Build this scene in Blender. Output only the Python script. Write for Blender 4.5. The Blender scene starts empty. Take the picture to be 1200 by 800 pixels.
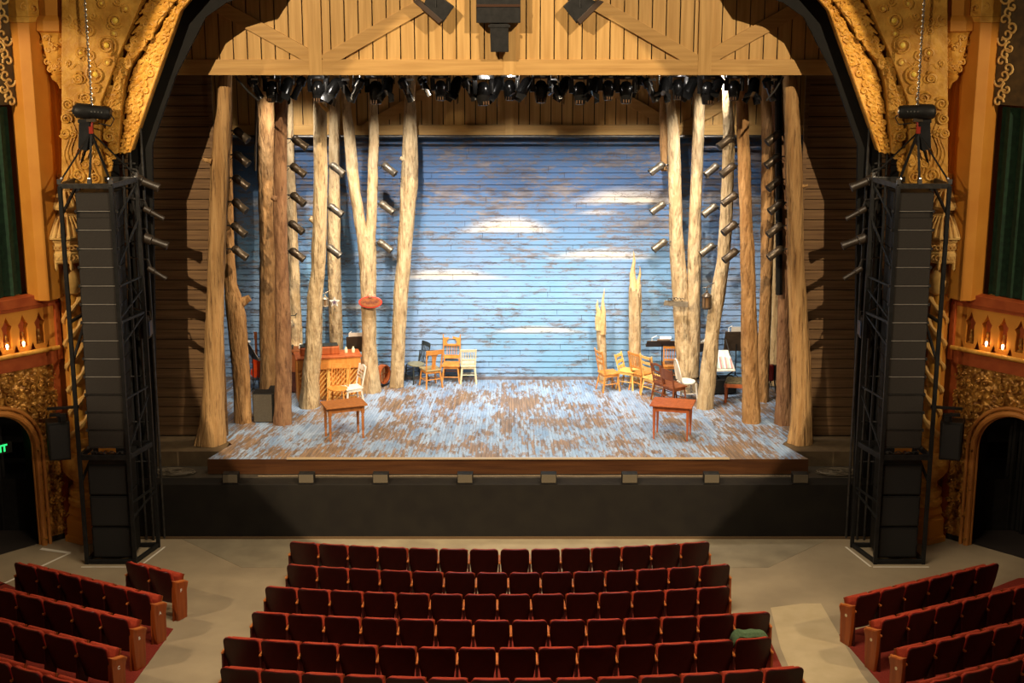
import bpy, math, random
from mathutils import Vector, Matrix, noise
random.seed(7)
C = bpy.context.scene.collection
PI = math.pi
# ------------------------------------------------------------------ camera model (used to read real positions off the photograph)
F = 1800.0; TH = math.radians(14.2); CAM = (0.13, 0.0, 11.1)
DECK = 1.42
def ray(u, v):
    a = (u-600)/F; b = (400-v)/F
    return (a, math.cos(TH)+b*math.sin(TH), -math.sin(TH)+b*math.cos(TH))
def W(u, v, Y):                      # photo pixel -> point at depth Y
    d = ray(u, v); t = Y/d[1]
    return Vector((CAM[0]+t*d[0], Y, CAM[2]+t*d[2]))
def G(u, v, z=0.0):                  # photo pixel -> point on the plane of height z
    d = ray(u, v); t = (z-CAM[2])/d[2]
    return Vector((CAM[0]+t*d[0], t*d[1], z))
def ppm(v, Y):                       # pixels per metre
    d = ray(600, v); return F*d[1]/Y
# ------------------------------------------------------------------ mesh builder
class MB:
    def __init__(s): s.v = []; s.f = []; s.m = []; s.mi = 0
    def face(s, *idx): s.f.append(tuple(idx)); s.m.append(s.mi)
    def box(s, x0, x1, y0, y1, z0, z1, M=None, taper=None):
        b = len(s.v)
        for z in (z0, z1):
            for x, y in ((x0, y0), (x1, y0), (x1, y1), (x0, y1)):
                p = Vector((x, y, z)); s.v.append(M @ p if M else p)
        for q in ((3,2,1,0), (4,5,6,7), (0,1,5,4), (1,2,6,5), (2,3,7,6), (3,0,4,7)): s.face(*[b+i for i in q])
        return s
    def cbox(s, c, d, M=None):
        return s.box(c[0]-d[0]/2, c[0]+d[0]/2, c[1]-d[1]/2, c[1]+d[1]/2, c[2]-d[2]/2, c[2]+d[2]/2, M)
    def bar(s, p, q, w, h=None):     # rectangular bar between two points
        h = h or w; p = Vector(p); q = Vector(q); d = (q-p); L = d.length
        if L < 1e-6: return s
        M = Matrix.Translation(p) @ d.to_track_quat('Z', 'Y').to_matrix().to_4x4()
        return s.box(-w/2, w/2, -h/2, h/2, 0, L, M)
    def tube(s, pts, rad, n=8, cap=True):
        pts = [Vector(p) for p in pts]; N = len(pts)
        if not hasattr(rad, '__len__'): rad = [rad]*N
        b = len(s.v); prev = None
        for i, p in enumerate(pts):
            t = pts[min(i+1, N-1)]-pts[max(i-1, 0)]
            if t.length < 1e-9: t = Vector((0, 0, 1))
            t.normalize()
            if prev is None:
                a = t.orthogonal().normalized()
            else:
                a = prev - t*prev.dot(t)
                a = a.normalized() if a.length > 1e-6 else t.orthogonal().normalized()
            prev = a; c = t.cross(a)
            for k in range(n):
                w = 2*PI*k/n
                s.v.append(p + (a*math.cos(w)+c*math.sin(w))*rad[i])
        for i in range(N-1):
            for k in range(n):
                k2 = (k+1) % n
                s.face(b+i*n+k, b+i*n+k2, b+(i+1)*n+k2, b+(i+1)*n+k)
        if cap:
            s.face(*[b+k for k in range(n)][::-1]); s.face(*[b+(N-1)*n+k for k in range(n)])
        return s
    def lathe(s, prof, n=16, M=None, c=(0, 0)):   # prof = [(r, z)]
        b = len(s.v)
        for r, z in prof:
            for k in range(n):
                w = 2*PI*(k+.5)/n; p = Vector((c[0]+r*math.cos(w), c[1]+r*math.sin(w), z))
                s.v.append(M @ p if M else p)
        for i in range(len(prof)-1):
            for k in range(n):
                k2 = (k+1) % n
                s.face(b+i*n+k, b+i*n+k2, b+(i+1)*n+k2, b+(i+1)*n+k)
        s.face(*[b+k for k in range(n)][::-1]); e = b+(len(prof)-1)*n; s.face(*[e+k for k in range(n)])
        return s
    def ball(s, c, r, n=10, m=6, sc=(1, 1, 1), M=None):
        b = len(s.v); c = Vector(c)
        for i in range(m+1):
            a = PI*i/m
            for k in range(n):
                w = 2*PI*k/n
                p = c+Vector((r*sc[0]*math.sin(a)*math.cos(w), r*sc[1]*math.sin(a)*math.sin(w), -r*sc[2]*math.cos(a)))
                s.v.append(M @ p if M else p)
        for i in range(m):
            for k in range(n):
                k2 = (k+1) % n
                s.face(b+i*n+k, b+i*n+k2, b+(i+1)*n+k2, b+(i+1)*n+k)
        return s
    def prism(s, poly, d, M=None):   # poly: [(x, z)] in the xz plane, thickness along y 0..d (front face at y=0)
        b = len(s.v); n = len(poly)
        for y in (0, d):
            for x, z in poly:
                p = Vector((x, y, z)); s.v.append(M @ p if M else p)
        s.face(*[b+i for i in range(n)]); s.face(*[b+n+i for i in range(n)][::-1])
        for i in range(n):
            j = (i+1) % n; s.face(b+j, b+i, b+n+i, b+n+j)
        return s
    def slab(s, pts, off):           # polygon of 3-D points, extruded by the vector off
        b = len(s.v); n = len(pts); off = Vector(off)
        for p in pts: s.v.append(Vector(p))
        for p in pts: s.v.append(Vector(p)+off)
        s.face(*[b+i for i in range(n)]); s.face(*[b+n+i for i in range(n)][::-1])
        for i in range(n):
            j = (i+1) % n; s.face(b+j, b+i, b+n+i, b+n+j)
        return s
    def add(s, o, M=None):
        b = len(s.v); s.v += [(M @ p if M else p.copy()) for p in o.v]
        s.f += [tuple(b+i for i in f) for f in o.f]; s.m += o.m; return s
    def mirror(s, sg):
        if sg > 0: return s
        s.v = [Vector((-p[0], p[1], p[2])) for p in s.v]; s.f = [tuple(reversed(f)) for f in s.f]; return s
    def shift(s, o):
        o = Vector(o); s.v = [Vector(p)-o for p in s.v]; return s
    def build(s, name, mats, parent=None, smooth=False, fix=True, bevel=0, loc=None):
        me = bpy.data.meshes.new(name); me.from_pydata([tuple(p) for p in s.v], [], s.f)
        if not isinstance(mats, (list, tuple)): mats = [mats]
        for m in mats: me.materials.append(m)
        if len(mats) > 1: me.polygons.foreach_set('material_index', s.m)
        if fix:
            import bmesh
            bm = bmesh.new(); bm.from_mesh(me); bmesh.ops.recalc_face_normals(bm, faces=bm.faces); bm.to_mesh(me); bm.free()
        if smooth:
            me.polygons.foreach_set('use_smooth', [True]*len(me.polygons))
            try: me.set_sharp_from_angle(angle=math.radians(40))
            except Exception: pass
        me.update()
        o = bpy.data.objects.new(name, me); C.objects.link(o)
        if parent: o.parent = parent
        if loc: o.location = loc
        if bevel:
            b = o.modifiers.new('b', 'BEVEL'); b.width = bevel; b.segments = 2; b.limit_method = 'ANGLE'
        return o
# ------------------------------------------------------------------ things
def tag(o, label=None, cat=None, group=None, kind=None):
    if label: o['label'] = label
    if cat: o['category'] = cat
    if group: o['group'] = group
    if kind: o['kind'] = kind
    return o
def empty(name, loc=(0, 0, 0), rz=0.0):
    o = bpy.data.objects.new(name, None); C.objects.link(o); o.location = loc; o.rotation_euler = (0, 0, rz)
    o.empty_display_size = .1
    return o
def thing(name, label, cat, loc=(0, 0, 0), rz=0.0, group=None):
    return tag(empty(name, loc, rz), label, cat, group)
def kids(o): return [c for c in C.objects if c.parent == o]
_K = {}
def children_of(o):
    return [c for c in bpy.data.objects if c.parent == o]
def dup(o, parent=None, tree=None):
    if tree is None:
        tree = {}
        def walk(x):
            tree[x.name] = children_of(x)
            for c in tree[x.name]: walk(c)
        walk(o)
    c = o.copy(); C.objects.link(c)
    c.parent = parent
    for ch in tree[o.name]: dup(ch, c, tree)
    return c
class Proto:                        # first call gives the prototype itself, later calls copies
    def __init__(s, root):
        s.root = root; s.used = False; s.tree = {}
        def walk(x):
            s.tree[x.name] = children_of(x)
            for c in s.tree[x.name]: walk(c)
        walk(root)
    def get(s):
        if not s.used: s.used = True; return s.root
        return dup(s.root, None, s.tree)
ORD = 'first second third fourth fifth sixth seventh eighth ninth tenth eleventh twelfth thirteenth fourteenth fifteenth sixteenth seventeenth eighteenth nineteenth twentieth'.split()
def struct(o): o['kind'] = 'structure'; return o
# ------------------------------------------------------------------ materials
def srgb(r, g, b):
    f = lambda c: (c/255/12.92) if c/255 <= .04045 else ((c/255+.055)/1.055)**2.4
    return (f(r), f(g), f(b), 1)
def mat(name, c1, c2=None, scale=4, stretch=(1, 1, 1), rough=.6, metal=0, bump=0, bscale=None, detail=6, lo=.35, hi=.65, emit=None, estr=0, spec=.4, rot=(0, 0, 0), coat=0):
    m = bpy.data.materials.new(name); m.use_nodes = True; nt = m.node_tree; N = nt.nodes; L = nt.links
    b = N['Principled BSDF']; b.inputs['Roughness'].default_value = rough; b.inputs['Metallic'].default_value = metal
    b.inputs['Specular IOR Level'].default_value = spec; b.inputs['Coat Weight'].default_value = coat
    b.inputs['Base Color'].default_value = c1
    if c2 or bump:
        tc = N.new('ShaderNodeTexCoord'); mp = N.new('ShaderNodeMapping'); mp.inputs['Scale'].default_value = stretch
        mp.inputs['Rotation'].default_value = rot
        L.new(tc.outputs['Object'], mp.inputs['Vector'])
        nz = N.new('ShaderNodeTexNoise'); nz.inputs['Scale'].default_value = scale; nz.inputs['Detail'].default_value = detail
        L.new(mp.outputs[0], nz.inputs['Vector'])
        if c2:
            cr = N.new('ShaderNodeValToRGB'); cr.color_ramp.elements[0].position = lo; cr.color_ramp.elements[1].position = hi
            cr.color_ramp.elements[0].color = c1; cr.color_ramp.elements[1].color = c2
            L.new(nz.outputs['Fac'], cr.inputs['Fac']); L.new(cr.outputs[0], b.inputs['Base Color'])
        if bump:
            n2 = nz
            if bscale:
                n2 = N.new('ShaderNodeTexNoise'); n2.inputs['Scale'].default_value = bscale; n2.inputs['Detail'].default_value = 5
                L.new(mp.outputs[0], n2.inputs['Vector'])
            bp = N.new('ShaderNodeBump'); bp.inputs['Strength'].default_value = bump; bp.inputs['Distance'].default_value = .03 if bump < 1 else .07
            L.new(n2.outputs['Fac'], bp.inputs['Height']); L.new(bp.outputs[0], b.inputs['Normal'])
    if emit:
        b.inputs['Emission Color'].default_value = emit; b.inputs['Emission Strength'].default_value = estr
    return m
black = mat('black_paint', (.009, .008, .007, 1), (.015, .013, .011, 1), 8, rough=.6, spec=.2)
blackmet = mat('black_metal', (.012, .0115, .011, 1), (.02, .019, .018, 1), 10, rough=.5, metal=.2, spec=.25)
greymet = mat('dark_grey_steel', (.045, .042, .038, 1), (.075, .07, .064, 1), 12, rough=.4, metal=.6)
chrome = mat('bright_metal', (.6, .6, .6, 1), (.75, .75, .74, 1), 8, rough=.25, metal=1)
bronze = mat('brown_enamel', (.075, .055, .038, 1), (.12, .09, .06, 1), 10, rough=.35, metal=.5)
litsteel = mat('lit_steel', (.30, .27, .23, 1), (.38, .34, .3, 1), 10, rough=.35, metal=.4)  # steel colour lightened to stand for edges catching the light
darkbronze = mat('dark_bronze', (.022, .015, .010, 1), (.034, .024, .016, 1), 10, rough=.45, metal=.1)
fabric_black = mat('speaker_grille', (.024, .0195, .015, 1), (.036, .029, .023, 1), 90, rough=.8, bump=.3, bscale=160)
drape = mat('black_drape', (.008, .008, .008, 1), (.015, .014, .014, 1), 6, rough=.95)
concrete = mat('concrete', srgb(146, 128, 100), srgb(168, 148, 116), 1.1, rough=.75, bump=.12, bscale=30, lo=.3, hi=.7)
carpet = mat('red_carpet', srgb(118, 30, 14), srgb(140, 44, 22), 60, rough=.95, bump=.4, bscale=200)
tapem = mat('white_tape', srgb(235, 225, 205), rough=.6)
gold = mat('ochre_plaster', srgb(188, 130, 44), srgb(220, 164, 68), 5, rough=.5, bump=.5, bscale=11, spec=.4)
goldhi = mat('gilt_plaster', srgb(188, 128, 44), srgb(222, 166, 74), 7, rough=.45, bump=.5, bscale=18, spec=.45)
goldboss = mat('gilt_boss', srgb(245, 200, 70), srgb(255, 222, 100), 5, rough=.35)
orange = mat('orange_plaster', srgb(196, 126, 40), srgb(206, 138, 48), 2, rough=.6)
orangedk = mat('dull_orange_plaster', srgb(170, 106, 44), srgb(186, 120, 52), 3, rough=.6)
redp = mat('red_stained_wood', srgb(150, 66, 28), srgb(172, 84, 38), 4, rough=.45)
relief_m = mat('bronze_relief', srgb(120, 74, 28), srgb(206, 148, 66), 9, rough=.32, metal=.4, bump=.5, bscale=26)
stone = mat('cream_carved_stone', srgb(206, 158, 84), srgb(226, 184, 108), 8, rough=.55, bump=.25, bscale=25)
greencurt = mat('dark_green_velvet', srgb(20, 42, 26), srgb(30, 58, 36), 12, rough=.9)
bulbm = mat('warm_bulb', (1, .8, .5, 1), emit=(1, .72, .38, 1), estr=9)
exitm = mat('exit_green', (.02, .5, .1, 1), emit=(.03, 1, .22, 1), estr=1.3)
def bark(name, a, b, dark, zs_k=.24):
    m = mat(name, a, b, 9, (1, 1, zs_k), rough=.85, bump=1, bscale=15, detail=9)
    nt = m.node_tree; N = nt.nodes; L = nt.links; bs = N['Principled BSDF']
    src = bs.inputs['Base Color'].links[0].from_socket
    tc = N.new('ShaderNodeTexCoord'); mp = N.new('ShaderNodeMapping'); mp.inputs['Scale'].default_value = (1, 1, zs_k*.8)
    L.new(tc.outputs['Object'], mp.inputs['Vector'])
    nz = N.new('ShaderNodeTexNoise'); nz.inputs['Scale'].default_value = 17; nz.inputs['Detail'].default_value = 7; nz.inputs['Roughness'].default_value = .7
    L.new(mp.outputs[0], nz.inputs['Vector'])
    cr = N.new('ShaderNodeValToRGB'); cr.color_ramp.elements[0].position = .53; cr.color_ramp.elements[1].position = .66
    cr.color_ramp.elements[0].color = (0, 0, 0, 1); cr.color_ramp.elements[1].color = (.85, .85, .85, 1)
    L.new(nz.outputs['Fac'], cr.inputs['Fac'])
    mx = N.new('ShaderNodeMix'); mx.data_type = 'RGBA'; L.new(cr.outputs[0], mx.inputs[0]); L.new(src, mx.inputs[6]); mx.inputs[7].default_value = dark
    L.new(mx.outputs[2], bs.inputs['Base Color'])
    return m
bark_pale = bark('pale_bark', srgb(176, 148, 108), srgb(206, 182, 142), srgb(112, 86, 58))
bark_tan = bark('tan_bark', srgb(162, 118, 70), srgb(194, 150, 98), srgb(96, 64, 36))
bark_edge = bark('ridged_bark', srgb(158, 118, 70), srgb(190, 150, 98), srgb(88, 58, 32), .09)
bark_red = bark('red_brown_bark', srgb(128, 90, 62), srgb(162, 122, 86), srgb(82, 54, 36))
split_wood = mat('fresh_split_wood', srgb(196, 160, 108), srgb(226, 194, 144), 12, (1, 1, .15), rough=.8, bump=.9, bscale=20)
def wood(name, a, b, stretch=(1, 1, .1), scale=14, rough=.5, bump=.15): return mat(name, a, b, scale, stretch, rough=rough, bump=bump, bscale=scale*1.6)
pine_v = wood('honey_boards', srgb(180, 138, 76), srgb(202, 160, 96), (2.2, 1, .12), 6)
pine_h = wood('honey_beam', srgb(174, 132, 72), srgb(196, 154, 90), (.12, 1, 2.2), 6)
barn = wood('dark_barn_slats', srgb(100, 73, 46), srgb(130, 99, 65), (.12, 1, 3), 7, rough=.7)
deckedge = wood('deck_fascia_wood', srgb(60, 34, 17), srgb(80, 48, 23), (.15, 1, 2.5), 5, rough=.4)
w_orange = wood('orange_oak', srgb(200, 126, 52), srgb(220, 150, 72))
w_pale = wood('pale_pine', srgb(226, 172, 88), srgb(240, 192, 110))
w_brown = wood('brown_walnut', srgb(110, 56, 24), srgb(136, 74, 34))
w_red = wood('red_mahogany', srgb(156, 78, 36), srgb(182, 96, 48))
w_table = wood('table_brown', srgb(158, 96, 44), srgb(178, 112, 56))
w_cream = wood('cream_paint', srgb(224, 206, 162), srgb(238, 222, 182))
w_white = wood('white_paint', srgb(222, 214, 198), srgb(240, 234, 220))
w_blackp = wood('charcoal_paint', srgb(34, 38, 36), srgb(52, 56, 52))
seat_back = mat('maroon_vinyl', srgb(46, 12, 8), srgb(55, 15, 10), 8, rough=.42, bump=.05, bscale=50)
seat_edge = mat('red_enamel_edge', srgb(122, 17, 15), rough=.3, coat=.4)
seat_up = mat('red_velour', srgb(158, 50, 22), srgb(178, 62, 30), 40, rough=.9, bump=.2, bscale=120)
seat_wood = wood('chestnut_varnish', srgb(138, 62, 22), srgb(160, 78, 30), rough=.32)
seat_arm = wood('orange_armrest', srgb(196, 108, 48), srgb(214, 126, 60), rough=.3)
paper = mat('white_paper', srgb(245, 240, 230), rough=.8)
# weathered blue paint over boards, with painted clouds (paint on the boards themselves)
def painted(name, wall=True):
    m = bpy.data.materials.new(name); m.use_nodes = True; nt = m.node_tree; N = nt.nodes; L = nt.links; bs = N['Principled BSDF']
    bs.inputs['Roughness'].default_value = .6 if wall else .42; bs.inputs['Specular IOR Level'].default_value = .3
    tc = N.new('ShaderNodeTexCoord'); obj = tc.outputs['Object']
    def noise_(scale, sx, sy, sz, det=6, rough=.6, src=obj):
        mp = N.new('ShaderNodeMapping'); mp.inputs['Scale'].default_value = (sx, sy, sz); L.new(src, mp.inputs['Vector'])
        nz = N.new('ShaderNodeTexNoise'); nz.inputs['Scale'].default_value = scale; nz.inputs['Detail'].default_value = det; nz.inputs['Roughness'].default_value = rough
        L.new(mp.outputs[0], nz.inputs['Vector']); return nz.outputs['Fac']
    def ramp(src, p0, c0, p1, c1):
        cr = N.new('ShaderNodeValToRGB'); e = cr.color_ramp.elements; e[0].position = p0; e[1].position = p1; e[0].color = c0; e[1].color = c1
        L.new(src, cr.inputs['Fac']); return cr.outputs[0]
    def mix(f, a, b):
        mx = N.new('ShaderNodeMix'); mx.data_type = 'RGBA'
        L.new(f, mx.inputs[0]) if not isinstance(f, float) else setattr(mx.inputs[0], 'default_value', f)
        for i, q in ((6, a), (7, b)):
            L.new(q, mx.inputs[i]) if not isinstance(q, tuple) else setattr(mx.inputs[i], 'default_value', q)
        return mx.outputs[2]
    def mth(op, a, b=None):
        n = N.new('ShaderNodeMath'); n.operation = op
        for i, q in ((0, a), (1, b)):
            if q is None: continue
            L.new(q, n.inputs[i]) if not isinstance(q, (int, float)) else setattr(n.inputs[i], 'default_value', q)
        return n.outputs[0]
    W0, K = (0, 0, 0, 1), (1, 1, 1, 1)
    if wall:
        col = ramp(noise_(.5, 1, 1, 1, 3), .35, srgb(116, 162, 198), .65, srgb(136, 166, 206))
        big = ramp(noise_(.45, .8, 1, 1.6, 4), .42, W0, .7, K)
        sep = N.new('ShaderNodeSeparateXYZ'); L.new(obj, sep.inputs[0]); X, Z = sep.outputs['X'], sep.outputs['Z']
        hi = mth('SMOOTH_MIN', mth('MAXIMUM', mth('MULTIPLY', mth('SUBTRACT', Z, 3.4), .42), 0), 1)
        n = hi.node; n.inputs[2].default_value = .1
        col = mix(hi, col, srgb(66, 98, 142))  # deeper blue higher up: paint tone plus header shade put into the colour
        wob = noise_(1.6, 1, 1, 3, 4)
        tot = None
        for cx, cz, w, h, k in CLOUDS:
            # flat-bottomed lens: parabola on top, straight lower edge
            dx = mth('DIVIDE', mth('SUBTRACT', X, cx), w); dx2 = mth('MULTIPLY', dx, dx)
            top = mth('MULTIPLY', mth('SUBTRACT', 1.0, dx2), h)
            dz = mth('SUBTRACT', mth('ADD', Z, mth('MULTIPLY', mth('SUBTRACT', wob, .5), .12)), cz)
            a = mth('MULTIPLY', mth('SUBTRACT', top, dz), 1/(h*.95)); b = mth('MULTIPLY', mth('ADD', dz, .05), 8.)
            cl = mth('MINIMUM', a, b); cl = mth('MULTIPLY', mth('MINIMUM', mth('MAXIMUM', cl, 0), 1), mth('MULTIPLY', mth('MAXIMUM', mth('SUBTRACT', 1.15, dx2), 0), k))
            tot = cl if tot is None else mth('MAXIMUM', tot, cl)
        tot = mth('MULTIPLY', tot, mth('ADD', mth('MULTIPLY', noise_(5, .4, 1, 2, 4), .6), .62))
        tot = mth('MINIMUM', tot, .95)
        col = mix(tot, col, srgb(228, 212, 186))
        wear = mth('ADD', mth('MULTIPLY', noise_(6.5, .55, 1, 1.9, 12, .84), .96), mth('MULTIPLY', noise_(1.4, .6, 1, 1.6, 3, .5), .27))
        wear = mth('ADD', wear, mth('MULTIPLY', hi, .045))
        wear = mth('SUBTRACT', wear, mth('MULTIPLY', tot, .035))
        f = ramp(wear, .64, W0, .70, (.8, .8, .8, 1))
        brown = ramp(noise_(3, .6, 1, 3), .4, srgb(84, 72, 64), .65, srgb(132, 120, 112))
        col = mix(f, col, brown)
    else:
        # floor boards that fan very slightly towards the back
        sep = N.new('ShaderNodeSeparateXYZ'); L.new(obj, sep.inputs[0]); X, Y = sep.outputs['X'], sep.outputs['Y']
        ang = mth('DIVIDE', mth('MULTIPLY', X, 44.), mth('SUBTRACT', 60., Y))
        cell = mth('FLOOR', mth('DIVIDE', ang, .095)); fr = mth('FRACT', mth('DIVIDE', ang, .095))
        comb = N.new('ShaderNodeCombineXYZ'); L.new(ang, comb.inputs[0]); L.new(Y, comb.inputs[1]); L.new(mth('MULTIPLY', cell, .37), comb.inputs[2])
        cv = comb.outputs[0]
        col = ramp(noise_(1.1, 1, 1, 1, 4, .6, cv), .35, srgb(118, 146, 180), .65, srgb(160, 181, 206))
        wear = mth('ADD', mth('MULTIPLY', noise_(3.6, 1.5, .6, .9, 9, .74, cv), .66), mth('MULTIPLY', noise_(1.2, 1, .8, 1, 4, .5), .42))
        f = ramp(wear, .52, W0, .575, (.93, .93, .93, 1))
        brown = ramp(noise_(2.5, 6, .5, 1, 5, .6, cv), .35, srgb(92, 72, 50), .65, srgb(156, 122, 84))
        col = mix(f, col, brown)
        seam = mth('GREATER_THAN', mth('ABSOLUTE', mth('SUBTRACT', fr, .5)), .455)
        col = mix(mth('MULTIPLY', seam, .55), col, srgb(52, 38, 30))
        bp = N.new('ShaderNodeBump'); bp.inputs['Strength'].default_value = .4; bp.inputs['Distance'].default_value = .01
        L.new(mth('SUBTRACT', noise_(14, 3, .6, 1, 5, .6, cv), seam), bp.inputs['Height']); L.new(bp.outputs[0], bs.inputs['Normal'])
    L.new(col, bs.inputs['Base Color'])
    return m
YW = 34.75
CLOUDS = []
for u, v, w, h, k in ((595, 271, 66, 20, 1), (735, 238, 80, 22, .8), (705, 302, 78, 13, .9), (520, 326, 84, 14, .9), (632, 389, 66, 9, .95),
                      (335, 240, 60, 14, .6), (440, 300, 40, 8, .5), (420, 362, 50, 9, .7), (330, 330, 40, 8, .5), (850, 330, 60, 8, .45), (860, 236, 50, 16, .5), (700, 250, 30, 6, .5)):
    p = W(u, v, YW); s = ppm(v, YW); CLOUDS.append((p.x, p.z, w/s, h/s, k))
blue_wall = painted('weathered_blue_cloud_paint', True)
blue_floor = painted('weathered_blue_floor_paint', False)
# ================================================================== SETTING
def S(mb, name, m, **k): return struct(mb.build(name, m, **k))
def text_mesh(name, body, size, m, parent, extrude=.004, offset=.0):
    fc = bpy.data.curves.new(name, 'FONT'); fc.body = body; fc.size = size; fc.align_x = 'CENTER'; fc.align_y = 'CENTER'; fc.extrude = extrude; fc.offset = offset
    tmp = bpy.data.objects.new(name, fc); me = bpy.data.meshes.new_from_object(tmp); bpy.data.objects.remove(tmp); bpy.data.curves.remove(fc)
    me.name = name; me.materials.clear(); me.materials.append(m); o = bpy.data.objects.new(name, me); C.objects.link(o); o.parent = parent; return o
S(MB().box(-16, 16, 14, 28.6, -.2, 0), 'floor', concrete)
S(MB().box(-16, 16, 36.6, 36.8, 0, 13), 'wall_back', drape)
for nm, x in (('wall_stage_left', 13.5), ('wall_stage_right', -13.5)):
    S(MB().box(x-.1, x+.1, 28.6, 36.8, 0, 13), nm, drape)
S(MB().box(-14, 14, 28.3, 36.8, 12.9, 13.1), 'ceiling', drape)
S(MB().box(-14, 14, 28.6, 36.6, -.2, 1.08), 'trim_stage_substructure', black)
# apron: black fascia and platform
ap = MB(); ap.box(-7.6, 7.6, 28.21, 28.60, 0, 1.1); S(ap, 'trim_apron', mat('apron_black', srgb(26, 22, 18), srgb(31, 27, 21), 3, rough=.75, spec=.2), bevel=.01)
S(MB().box(-7.4, 7.4, 28.60, 29.3, 1.08, 1.102), 'trim_apron_top', mat('apron_top', srgb(54, 47, 38), srgb(66, 58, 46), 6, rough=.5))
S(MB().box(-7.6, 7.6, 28.14, 28.21, 0, .03), 'baseboard_apron', mat('apron_foot', srgb(92, 70, 44), rough=.6))
# painted stage deck
dk = MB()
pts = [(-5.88, 28.8), (5.98, 28.8), (5.62, 29.75), (6.0, 30.4), (7.6, 34.8), (-7.6, 34.8), (-6.0, 30.4), (-5.56, 29.75)]
dk.mi = 0
b = len(dk.v)
for z in (1.11, DECK):
    for x, y in pts: dk.v.append(Vector((x, y, z)))
n = len(pts)
dk.face(*range(n, 2*n))
dk.mi = 1
for i in range(n): dk.face(i, (i+1) % n, n+(i+1) % n, n+i)
S(dk, 'floor_stage_deck', [blue_floor, deckedge])
nose = MB(); nose.box(W(336, 538, 28.78).x, W(855, 538, 28.78).x, 28.77, 28.86, DECK+.001, DECK+.02)
tag(nose.build('deck_nosing_strip', mat('pale_metal_strip', srgb(190, 165, 130), rough=.35, metal=.3)), 'pale metal strip along the front edge of the painted stage deck', 'strip')
for sg in (-1, 1):
    S(MB().box(*sorted((sg*5.64, sg*7.5)), 29.3, 30.3, 1.08, DECK-.006), 'trim_side_ledge', mat('ledge_brown', srgb(84, 66, 44), srgb(98, 80, 54), 5, rough=.7))
# black wings floor
S(MB().box(-13, 13, 29.9, 36.5, 1.08, DECK-.01), 'floor_wings', black)
# lapped blue board wall
wb = MB()
z = DECK; i = 0
XL, XR = -7.4, 7.4
rnd = random.Random(3)
while z < 7.5:
    h = .1385; y = YW - rnd.uniform(0, .004)
    joints = sorted([XL, XR] + [rnd.uniform(XL+.5, XR-.5) for _ in range(3)])
    for a, c in zip(joints, joints[1:]):
        b = len(wb.v)
        for x in (a+.004, c-.004):
            wb.v += [Vector((x, y-.030, z)), Vector((x, y-.002, z+h+.014)), Vector((x, y+.012, z+h+.014)), Vector((x, y-.012, z))]
        wb.face(b, b+4, b+5, b+1); wb.face(b+1, b+5, b+6, b+2); wb.face(b+3, b+2, b+6, b+7); wb.face(b, b+3, b+7, b+4)
        wb.face(b, b+1, b+2, b+3); wb.face(b+4, b+7, b+6, b+5)
    z += h; i += 1
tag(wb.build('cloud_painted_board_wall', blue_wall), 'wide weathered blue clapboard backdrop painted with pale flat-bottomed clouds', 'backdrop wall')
S(MB().box(-7.6, 7.6, YW+.032, YW+.1, 1.42, 7.55), 'wall_backdrop_backing', mat('backing_dark', srgb(44, 36, 36), rough=.9))
S(MB().box(XL, XR, YW-.14, YW-.03, DECK, DECK+.05), 'baseboard_backdrop', mat('skirting_blue_brown', srgb(96, 86, 86), srgb(128, 122, 124), 6, rough=.7))

# boarded headers with timber bracing
def header(name, label, Y, zb, zt, x0, x1, pitch, beam, mv, mh, braces, posts, depth=.08):
    t = thing(name, label, 'boarded header', (0, Y, zb))
    m = MB(); x = x0; r = random.Random(5)
    while x < x1:
        m.box(x+.010, min(x+pitch-.012, x1), .03-r.uniform(0, .004), depth, beam*.8, zt-zb); x += pitch
    m.build('board_panel', mv, t)
    MB().box(x0, x1, depth, depth+.03, 0, zt-zb).build('backing_board', black, t)
    MB().box(x0, x1, -.02, depth, 0, beam).build('bottom_beam', mh, t, bevel=.006)
    for a, w in posts: MB().box(a-w/2, a+w/2, -.03, .028, 0.002, zt-zb).build('post', mv, t, bevel=.005)
    for p, q, w in braces:
        brace(t, p, q, w, mh)
    return t
def brace(t, p, q, w, m):
    a = Vector((p[0], 0, p[1])); b_ = Vector((q[0], 0, q[1])); d = (b_-a).normalized(); nrm = Vector((-d.z, 0, d.x))*w/2
    k = MB(); k.slab([a-nrm, b_-nrm, b_+nrm, a+nrm], (0, .05, 0)); k.v = [p_+Vector((0, -.022, 0)) for p_ in k.v]
    k.build('brace', m, t, bevel=.004)
YH = 29.3
def hp(u, v, Y, zb): p = W(u, v, Y); return (p.x, p.z-zb)
zb = W(592, 88, YH).z
P = lambda u, v: hp(u, v, YH, zb)
header('front_stage_header', 'honey coloured vertical board header with crossed timber braces above the stage front', YH, zb, 12.4, -7.2, 7.2, .262, .29, pine_v, pine_h,
       [(P(380, 72), P(500, 3), .25), (P(500, 3), P(640, -78), .25), (P(816, 72), P(696, 3), .25), (P(696, 3), P(560, -78), .25), (P(366, 68), P(240, -2), .25), (P(830, 68), P(956, -2), .25)],
       [(W(369.5, 60, YH).x, .25), (W(826, 60, YH).x, .25), (W(597, 60, YH).x, .25)])
YH2 = 34.3; zb2 = W(592, 158, YH2).z
P2 = lambda u, v: hp(u, v, YH2, zb2)
header('rear_stage_header', 'shadowed brown board header hanging just above the blue wall', YH2, zb2, 9.9, -7.4, 7.4, .24, .22, pine_v, pine_h,
       [(P2(425, 152), P2(520, 95), .22), (P2(795, 152), P2(700, 95), .22), (P2(800, 150), P2(880, 104), .22)], [(W(412, 130, YH2).x, .2), (W(787, 130, YH2).x, .2), (W(597, 130, YH2).x, .2)])
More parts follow.
